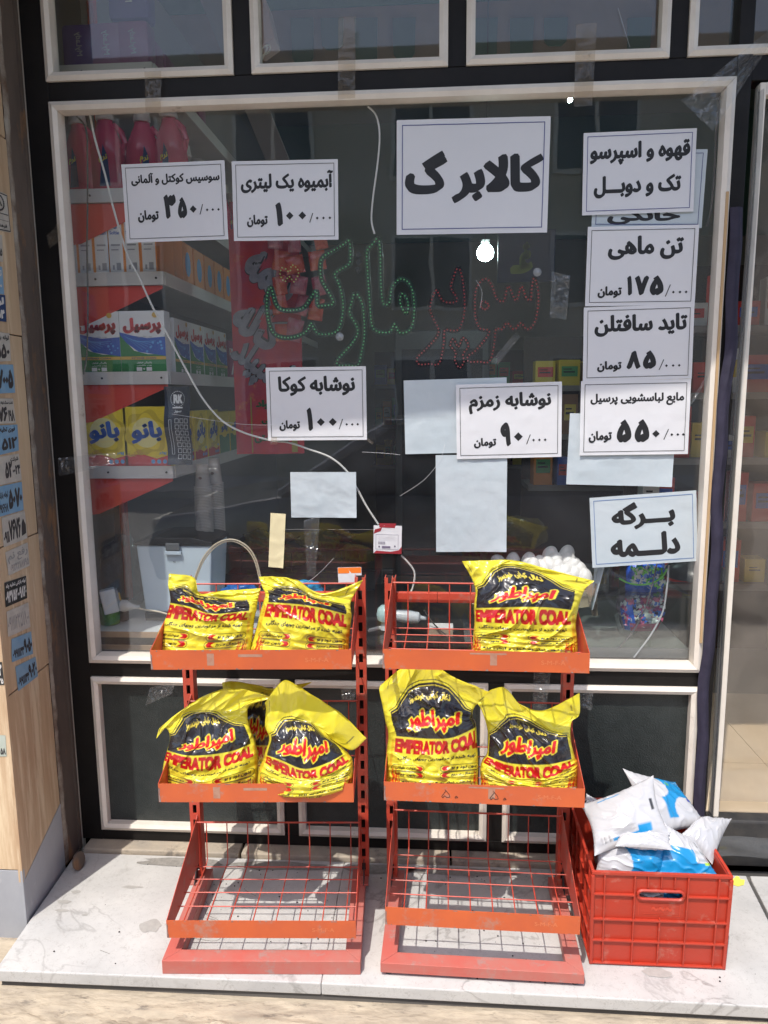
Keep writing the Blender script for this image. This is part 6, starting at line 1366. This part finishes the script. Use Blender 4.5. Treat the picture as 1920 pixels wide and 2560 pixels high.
for sx in (-1, 1): cb('rib', MB().box(sx*(CW+d_/2+.0002)-d_/2, sx*(CW+d_/2+.0002)+d_/2, -CD, CD, .198, .203), bev=.001)
for x in [-.137, -.064, .064, .137]: cb('rib', MB().box(x-.002, x+.002, -CD-.0072, -CD-.0003, .0088, CH-.0105), bev=.0006)
cb('rib', MB().box(-.002, .002, -CD-.0072, -CD-.0003, .0088, .138), bev=.0006)
for x in (-.032, 0, .032): cb('rib', MB().box(x-.0015, x+.0015, -CD-.0062, -CD-.0003, .222, CH-.0105), bev=.0005)
for y in (-.14, -.085, -.03, .03, .085, .14):
    for sx in (-1, 1): cb('rib', MB().box(sx*(CW+.0035)-.0033, sx*(CW+.0035)+.0033, y-.002, y+.002, .0088, CH-.0105), bev=.0006)
for x in (-CW-.003, CW+.003):
    for y in (-CD-.003, CD+.003): cb('corner_post', MB().box(x-.0045, x+.0045, y-.0045, y+.0045, .001, CH-.011), bev=.002)
f = Flat().frame(-.052, .050, .142, .176, .0012); f.build('moulded_panel', mat('moulded_red', (.54, .06, .03), .35), cr, lambda x, y, l: tp((x, -CD-l, y)), lift=.0010)
Flat().text('~~~', -.02, .03, .155, .168, .01).rect(-.04, .03, .147, .1482).build('moulded_panel', bpy.data.materials['moulded_red'], cr, lambda x, y, l: tp((x, -CD-l, y)), lift=.0010)

# milk bags
WH = (.47, .47, .49); CB = (.010, .22, .48)
milkm = vmat('printed_milk_film', .25, bump=.0008, bscale=30, coat=.3)
def milk_canvas(kind):
    c = Canvas(260, 200, WH); random.seed(kind)
    if kind == 0:      # back face: white with blue bar, small print and barcode
        c.rect(.28, .80, .10, .15, CB); c.rect(.62, .80, .10, .24, CB)
        for i in range(10): c.rect(.30, .60-.03*(i % 3), .16+.011*i, .165+.011*i, (.30, .30, .32))
        x = .12
        while x < .26: c.rect(x, x+.006, .10, .22, (.05, .05, .05)); x += random.choice([.011, .016])
        c.rect(.86, .90, .42, .62, (.03, .03, .03)); c.rect(.20, .50, .86, .885, CB)
        for i in range(4): c.rect(.12, .45, .90+.02*i, .906+.02*i, (.4, .4, .45))
    elif kind == 1:    # front: blue with a white cloud
        c.rect(.30, 1, 0, 1, CB); c.ell(.27, .50, .22, .48, WH)
        c.text('milk', .62, .84, .55, .70, (.03, .05, .35), .05) if False else None
    elif kind == 2:
        c.rect(0, 1, .0, .66, CB); c.ell(.72, .06, .20, .14, WH)
        c.rect(.62, .96, .40, .72, WH)
        for i in range(9): c.rect(.66, .92-.04*(i % 3), .45+.025*i, .458+.025*i, (.30, .33, .35))
        x = .66
        while x < .82: c.rect(x, x+.007, .73, .86, (.05, .05, .05)); x += random.choice([.014, .02])
        c.rect(.78, .92, .36, .42, (.35, .55, .05))
    elif kind == 3:
        c.rect(.35, 1, .2, 1, CB); c.ell(.35, .75, .20, .22, WH); c.ell(.72, .28, .22, .26, WH); c.ell(.62, .80, .04, .03, (.10, .40, .08))
        for i in range(12): c.rect(.03, .24-.05*(i % 2), .45+.03*i, .457+.03*i, (.35, .36, .40))
        c.ell(.84, .50, .03, .04, (.05, .04, .35))
    elif kind == 4: c.rect(.0, .06, .35, .5, (.04, .04, .04))
    if kind in (0, 1, 3):
        for i in range(8): c.rect(.05, .05+.10*random.random()+.03, .05+.02*i, .057+.02*i, (.33, .33, .36))
    c.blur(); return c
MC = {k: milk_canvas(k) for k in range(5)}
def milk(label, q, ys, thick, kind, seed, flip=False):
    """pillow bag from 4 photo corners (crop coordinates) with their depths"""
    P = [at(1400+x*.3134, 1880+y*.3134, 'Y', yy) for (x, y), yy in zip(q, ys)]; c0 = sum(P, Vector())/4
    n = (P[1]-P[0]).cross(P[3]-P[0]).normalized()
    if n.dot(Vector(CAMP)-c0) < 0: n = -n
    cvs = MC[kind]; V = []; F = []; C = []; N = 60; MN = 46
    for s_ in (1, -1):
        o = len(V)
        for j in range(MN+1):
            for i in range(N+1):
                u, v = i/N, j/MN      # v=0 at the bottom edge
                a = P[3].lerp(P[2], u); b = P[0].lerp(P[1], u); p = a.lerp(b, v)
                eu, ev = 1-(2*u-1)**2, 1-(2*v-1)**2
                p = p+(c0-p)*(.11*eu*(1-ev)**2+.11*ev*(1-eu)**2)      # pulled-in sides, pointed corners
                k = (max(eu, 0)**.55)*(max(ev, 0)**.55)
                w_ = (.006*noise.noise(Vector((u*3+seed*3, v*3, s_*2)))+.0045*(1-abs(noise.noise(Vector((u*5+seed, v*4.5+u*2, s_)))*2.2))**3)*k+.0016*math.sin((v if s_ > 0 else u)*60+seed)*(1-eu)**3*k**.3+.0018*math.sin(u*55+seed)*(1-ev)**3*k**.3
                p = p+n*s_*(thick*k)+n*w_+Vector((0, 0, -.0))
                V.append(tuple(p-c0)); C.append(cvs.sample(u if s_ > 0 else 1-u, v) if (s_ > 0) else WH)
        F += [(o+j*(N+1)+i, o+j*(N+1)+i+1, o+(j+1)*(N+1)+i+1, o+(j+1)*(N+1)+i)[::s_] for j in range(MN) for i in range(N)]
    me = bpy.data.meshes.new('milk_bag'); me.from_pydata(V, [], F); me.materials.append(milkm)
    ca = me.color_attributes.new('print', 'FLOAT_COLOR', 'POINT'); arr = np.ones((len(C), 4), np.float32); arr[:, :3] = np.array(C); ca.data.foreach_set('color', arr.ravel())
    me.polygons.foreach_set('use_smooth', [True]*len(F)); o = bpy.data.objects.new('milk_bag', me); COL.objects.link(o); o.location = c0
    return tag(o, label, 'milk bag', 'plastic milk bags heaped in the crate')
milk("white milk bag with barcode and black mark, at the left of the crate", [(165, 420), (745, 185), (880, 660), (275, 830)], (-.30, -.27, -.38, -.41), .030, 0, 1)
milk("blue and white milk bag at the back, its corner highest of all", [(500, 130), (920, 240), (1190, 600), (740, 690)], (-.17, -.15, -.24, -.31), .032, 3, 2)
milk('plain white milk bag sticking out over the right rim of the crate', [(1090, 540), (1370, 530), (1215, 900), (960, 660)], (-.26, -.24, -.36, -.33), .030, 4, 3)
milk('thin white milk bag end in the middle, below the black marked bag', [(425, 620), (885, 640), (905, 785), (440, 752)], (-.36, -.36, -.42, -.42), .018, 4, 4)
milk('milk bag at the crate front left, white end and plain blue body', [(280, 695), (850, 735), (850, 1030), (262, 1020)], (-.37, -.37, -.40, -.40), .030, 1, 5)
milk('blue milk bag with small print at the crate front right, over the rim', [(830, 560), (1060, 680), (1300, 1030), (720, 1030)], (-.34, -.33, -.415, -.41), .028, 2, 6)
milk('corner of a white milk bag peeking out at the far left of the crate', [(210, 330), (360, 410), (330, 520), (170, 440)], (-.24, -.24, -.27, -.27), .010, 4, 7)
milk('blue milk bag lying low in the crate, seen through the handle slot', [(600, 1020), (1020, 1020), (1020, 1200), (600, 1200)], (-.38, -.38, -.39, -.39), .02, 1, 8)
crumple('milk_bag', 'white milk bag buried in the middle of the heap', 'milk bag', (.56, -.28, .20), .12, .10, .06, mat('milk_film_plain', (.47, .47, .49), .3), 4, 24, .12, 'plastic milk bags heaped in the crate')
# coal crumbs on the step
random.seed(77); mb = MB()
for i in range(170):
    x_ = random.choice([random.gauss(-.44, .14), random.gauss(.12, .14), random.uniform(-1.05, .9)]); y_ = random.uniform(-.52, -.09); s_ = random.choice([.0008, .0012, .0018, .0026])
    mb.lathe([(s_*.6, 0), (s_, s_*.6), (s_*.3, s_*1.2)], c=(x_, y_, .0005), k=5)
o = mb.build('coal_crumbs', mat('coal_dust', (.02, .02, .02), .9)); o['kind'] = 'stuff'; o['label'] = 'black coal crumbs scattered on the marble step under the racks'
# yellow paper scrap
p = at(1838, 2206, 'Z', .002); pts = [at(x, y, 'Z', .0014) for x, y in [(1822, 2200), (1836, 2196), (1840, 2190), (1848, 2192), (1850, 2198), (1862, 2200), (1860, 2212), (1845, 2216), (1824, 2209)]]
mb = MB().prism([q_-p for q_ in pts], (0, 0, .0006)); o = mb.build('paper_scrap', mat('lemon_paper', (.75, .66, .10), .7)); o.location = p; tag(o, 'small torn lemon yellow paper scrap on the step right of the crate', 'paper scrap')


# ================================================================== STICKERS ON THE PILLAR
PSIDE = PA+pn*.0012
sw = mat('sticker_white', (.54, .50, .44), .6, (.44, .41, .36), 30); sb = mat('sticker_blue', (.17, .33, .50), .6, (.24, .38, .50), 30); sn = mat('sticker_navy', (.02, .05, .14), .6); sk = mat('sticker_black', (.02, .02, .02), .6)
stink = mat('faded_ink', (.045, .04, .04), .7)
whiteink = mat('white_ink', (.62, .60, .57), .6); paleink = mat('pale_ink', (.30, .29, .28), .6)
def sticker(label, q, base, texts, im, front=False, org=(0, 400), extra=None):
    if front: P = [at(x*.3614+org[0], y*.3614+org[1], 'Y', PA.y-.0014) for x, y in q]; nn = Vector((0, -1, 0))
    else: P = [at_plane(x*.3614+org[0], y*.3614+org[1], PSIDE, pn) for x, y in q]; nn = pn
    c = sum(P, Vector())/4
    def fn(x, y, l=0.0): return (P[3].lerp(P[2], x)).lerp(P[0].lerp(P[1], x), y)-c+nn*(l+.0006*abs(noise.noise(Vector((x*5, y*5, q[0][1]))))+.0003)
    o = MB().grid(lambda u, v: fn(u, v), 8, 6).build('sticker', base, recalc=False); o.location = c; tag(o, label, 'sticker', 'advert stickers on the pillar')
    f = Flat()
    for t_, x0, x1, y0, y1, b_ in texts: f.text(t_ if t_[0] in '۰۱۲۳۴۵۶۷۸۹+' else fa(t_), x0, x1, y0, y1, b_)
    if extra: extra(f)
    f.build('lettering', im, o, fn, lift=.0003); return o
C6 = (0, 400); C7 = (0, 1150)
def logo(f):
    f.frame(.02, .98, .02, .98, .03)
    for i in range(22): a = 2*math.pi*i/22; f.disc(.40+.30*math.cos(a), .72+.19*math.sin(a), .05, .03, 6)
    f.poly([(.2, .64), (.4, .82), (.6, .64), (.5, .64), (.4, .74), (.3, .64)]); f.rect(.1, .9, .44, .46).rect(.1, .9, .28, .29)
sticker('black bordered white notice with a round emblem, topmost on the pillar', [(-55, 195), (48, 240), (75, 505), (-50, 480)], sw, [('فرهنگ', .15, .8, .08, .22, .05)], stink, extra=logo, org=C6)
sticker('plain white sticker edge under the bordered notice', [(-60, 500), (15, 520), (20, 705), (-60, 690)], sw, [('۵۵', .5, .95, .2, .5, .06)], stink, org=C6)
sticker('light blue sticker ending in 30 above a navy one', [(-90, 715), (15, 740), (28, 930), (-90, 920)], sb, [('۰۳۰', .3, .9, .15, .5, .05), ('تخلیه', .3, .9, .6, .9, .04)], whiteink, org=C6)
sticker('navy sticker with white lettering ending in 54', [(-90, 925), (35, 935), (45, 1120), (-90, 1105)], sn, [('لو', .5, .9, .55, .92, .07), ('۳۵۴', .25, .9, .1, .45, .07)], whiteink, org=C6)
sticker('white sticker with tall black digits just below the tile joint', [(-95, 1180), (65, 1200), (75, 1390), (-95, 1400)], sw, [('۰۰۵۵۰', .1, .95, .1, .62, .05), ('لوله بازکنی', .15, .95, .72, .92, .04)], stink, org=C6)
sticker('bright blue sticker with four tall digits just under the first tile joint', [(-95, 1415), (90, 1415), (105, 1610), (-95, 1620)], sb, [('۷۰۰۵', .35, .95, .15, .85, .07)], stink, org=C6)
sticker('white sticker reading 176198 below the 7005 one', [(-95, 1650), (90, 1650), (110, 1820), (-90, 1830)], sw, [('۱۷۶', .30, .72, .08, .68, .06), ('۱۹۸', .74, .96, .08, .55, .04), ('تخت سنگ لوله بازکنی', .3, .95, .75, .92, .04)], stink, org=C6)
sticker('torn blue and white sticker in the middle of the pillar', [(-95, 1840), (120, 1830), (130, 2010), (-90, 2060)], sb, [('فوری تخلیه', .4, .9, .72, .95, .05), ('۵۱۲', .45, .95, .12, .55, .05)], stink, org=C6)
sticker('white sticker reading 52 00 24 with small lines', [(-95, 2070), (130, 2030), (150, 2215), (-90, 2270)], sw, [('۵۲', .52, .74, .18, .78, .06), ('۰۰۲۴', .74, .98, .25, .6, .05), ('شرکت', .7, .95, .72, .92, .04)], stink, org=C6)
sticker('bright blue sticker under the torn and the small lined white ones', [(-60, 195), (150, 150), (163, 345), (-55, 410)], sb, [('۵۰۷۰', .52, .97, .15, .85, .07), ('۰۹۱۹۶۶۸', .1, .50, .1, .4, .04), ('لوله بازکنی', .15, .5, .55, .8, .03)], stink, org=C7)
sticker('white sticker reading 7676 with a dark portrait blot', [(10, 400), (170, 350), (190, 540), (25, 605)], sw, [('۷۶۷۶', .25, .75, .12, .85, .06), ('۰۹۱۱', .03, .25, .1, .5, .05)], stink, org=C7, extra=lambda f: f.poly([(.76, .15), (.95, .2), (.97, .5), (.88, .75), (.80, .6)]))
sticker('white outline lettered sticker with two words and a number', [(35, 640), (190, 570), (205, 730), (60, 800)], sw, [('رفع نم', .06, .95, .45, .92, .02), ('۰۹۱۲۲۲۷۸۷۹۵', .12, .95, .08, .40, .015)], paleink, org=C7)
sticker('black sticker with white digits in the middle of the pillar', [(30, 850), (180, 800), (188, 955), (38, 1020)], sk, [('۰۹۳۷۵۲۰۰۹۸۲۰', .03, .97, .12, .62, .05), ('لوله بازکنی تخلیه چاه', .05, .95, .70, .92, .04)], whiteink, org=C7)
sticker('white sticker with thin outline digits under the black one', [(45, 1050), (195, 985), (210, 1155), (55, 1225)], sw, [('۰۹۱۱۱۲۲۵۱۸۰۰', .03, .97, .18, .75, .01)], paleink, org=C7)
sticker('upper of two blue stickers low on the pillar', [(78, 1240), (215, 1185), (228, 1340), (82, 1400)], sb, [('۰۹۹۱۱۴۴', .05, .58, .12, .50, .05), ('۹۰۵۰', .58, .98, .15, .80, .06)], stink, org=C7)
sticker('lower of two blue stickers low on the pillar', [(105, 1430), (245, 1360), (262, 1495), (125, 1600)], sb, [('۰۹۹۱۱۴۴', .05, .58, .12, .50, .05), ('۹۰۲۰', .58, .98, .15, .80, .06)], stink, org=C7)
sticker('black and white sticker edge on the front face of the pillar', [(-90, 1400), (13, 1397), (30, 1555), (-80, 1560)], sk, [('۱۲', .6, .95, .4, .9, .06), ('۲۳۵', .5, .98, .05, .3, .04)], whiteink, front=True, org=C7)
sticker('pale sticker reading 58 low on the front face of the pillar', [(-70, 1900), (38, 1905), (46, 2050), (-60, 2050)], mat('sticker_pale', (.42, .46, .40), .6), [('۵۸', .62, .96, .08, .40, .06)], stink, front=True, org=C7)
bpy.data.scenes.remove(_tmp)
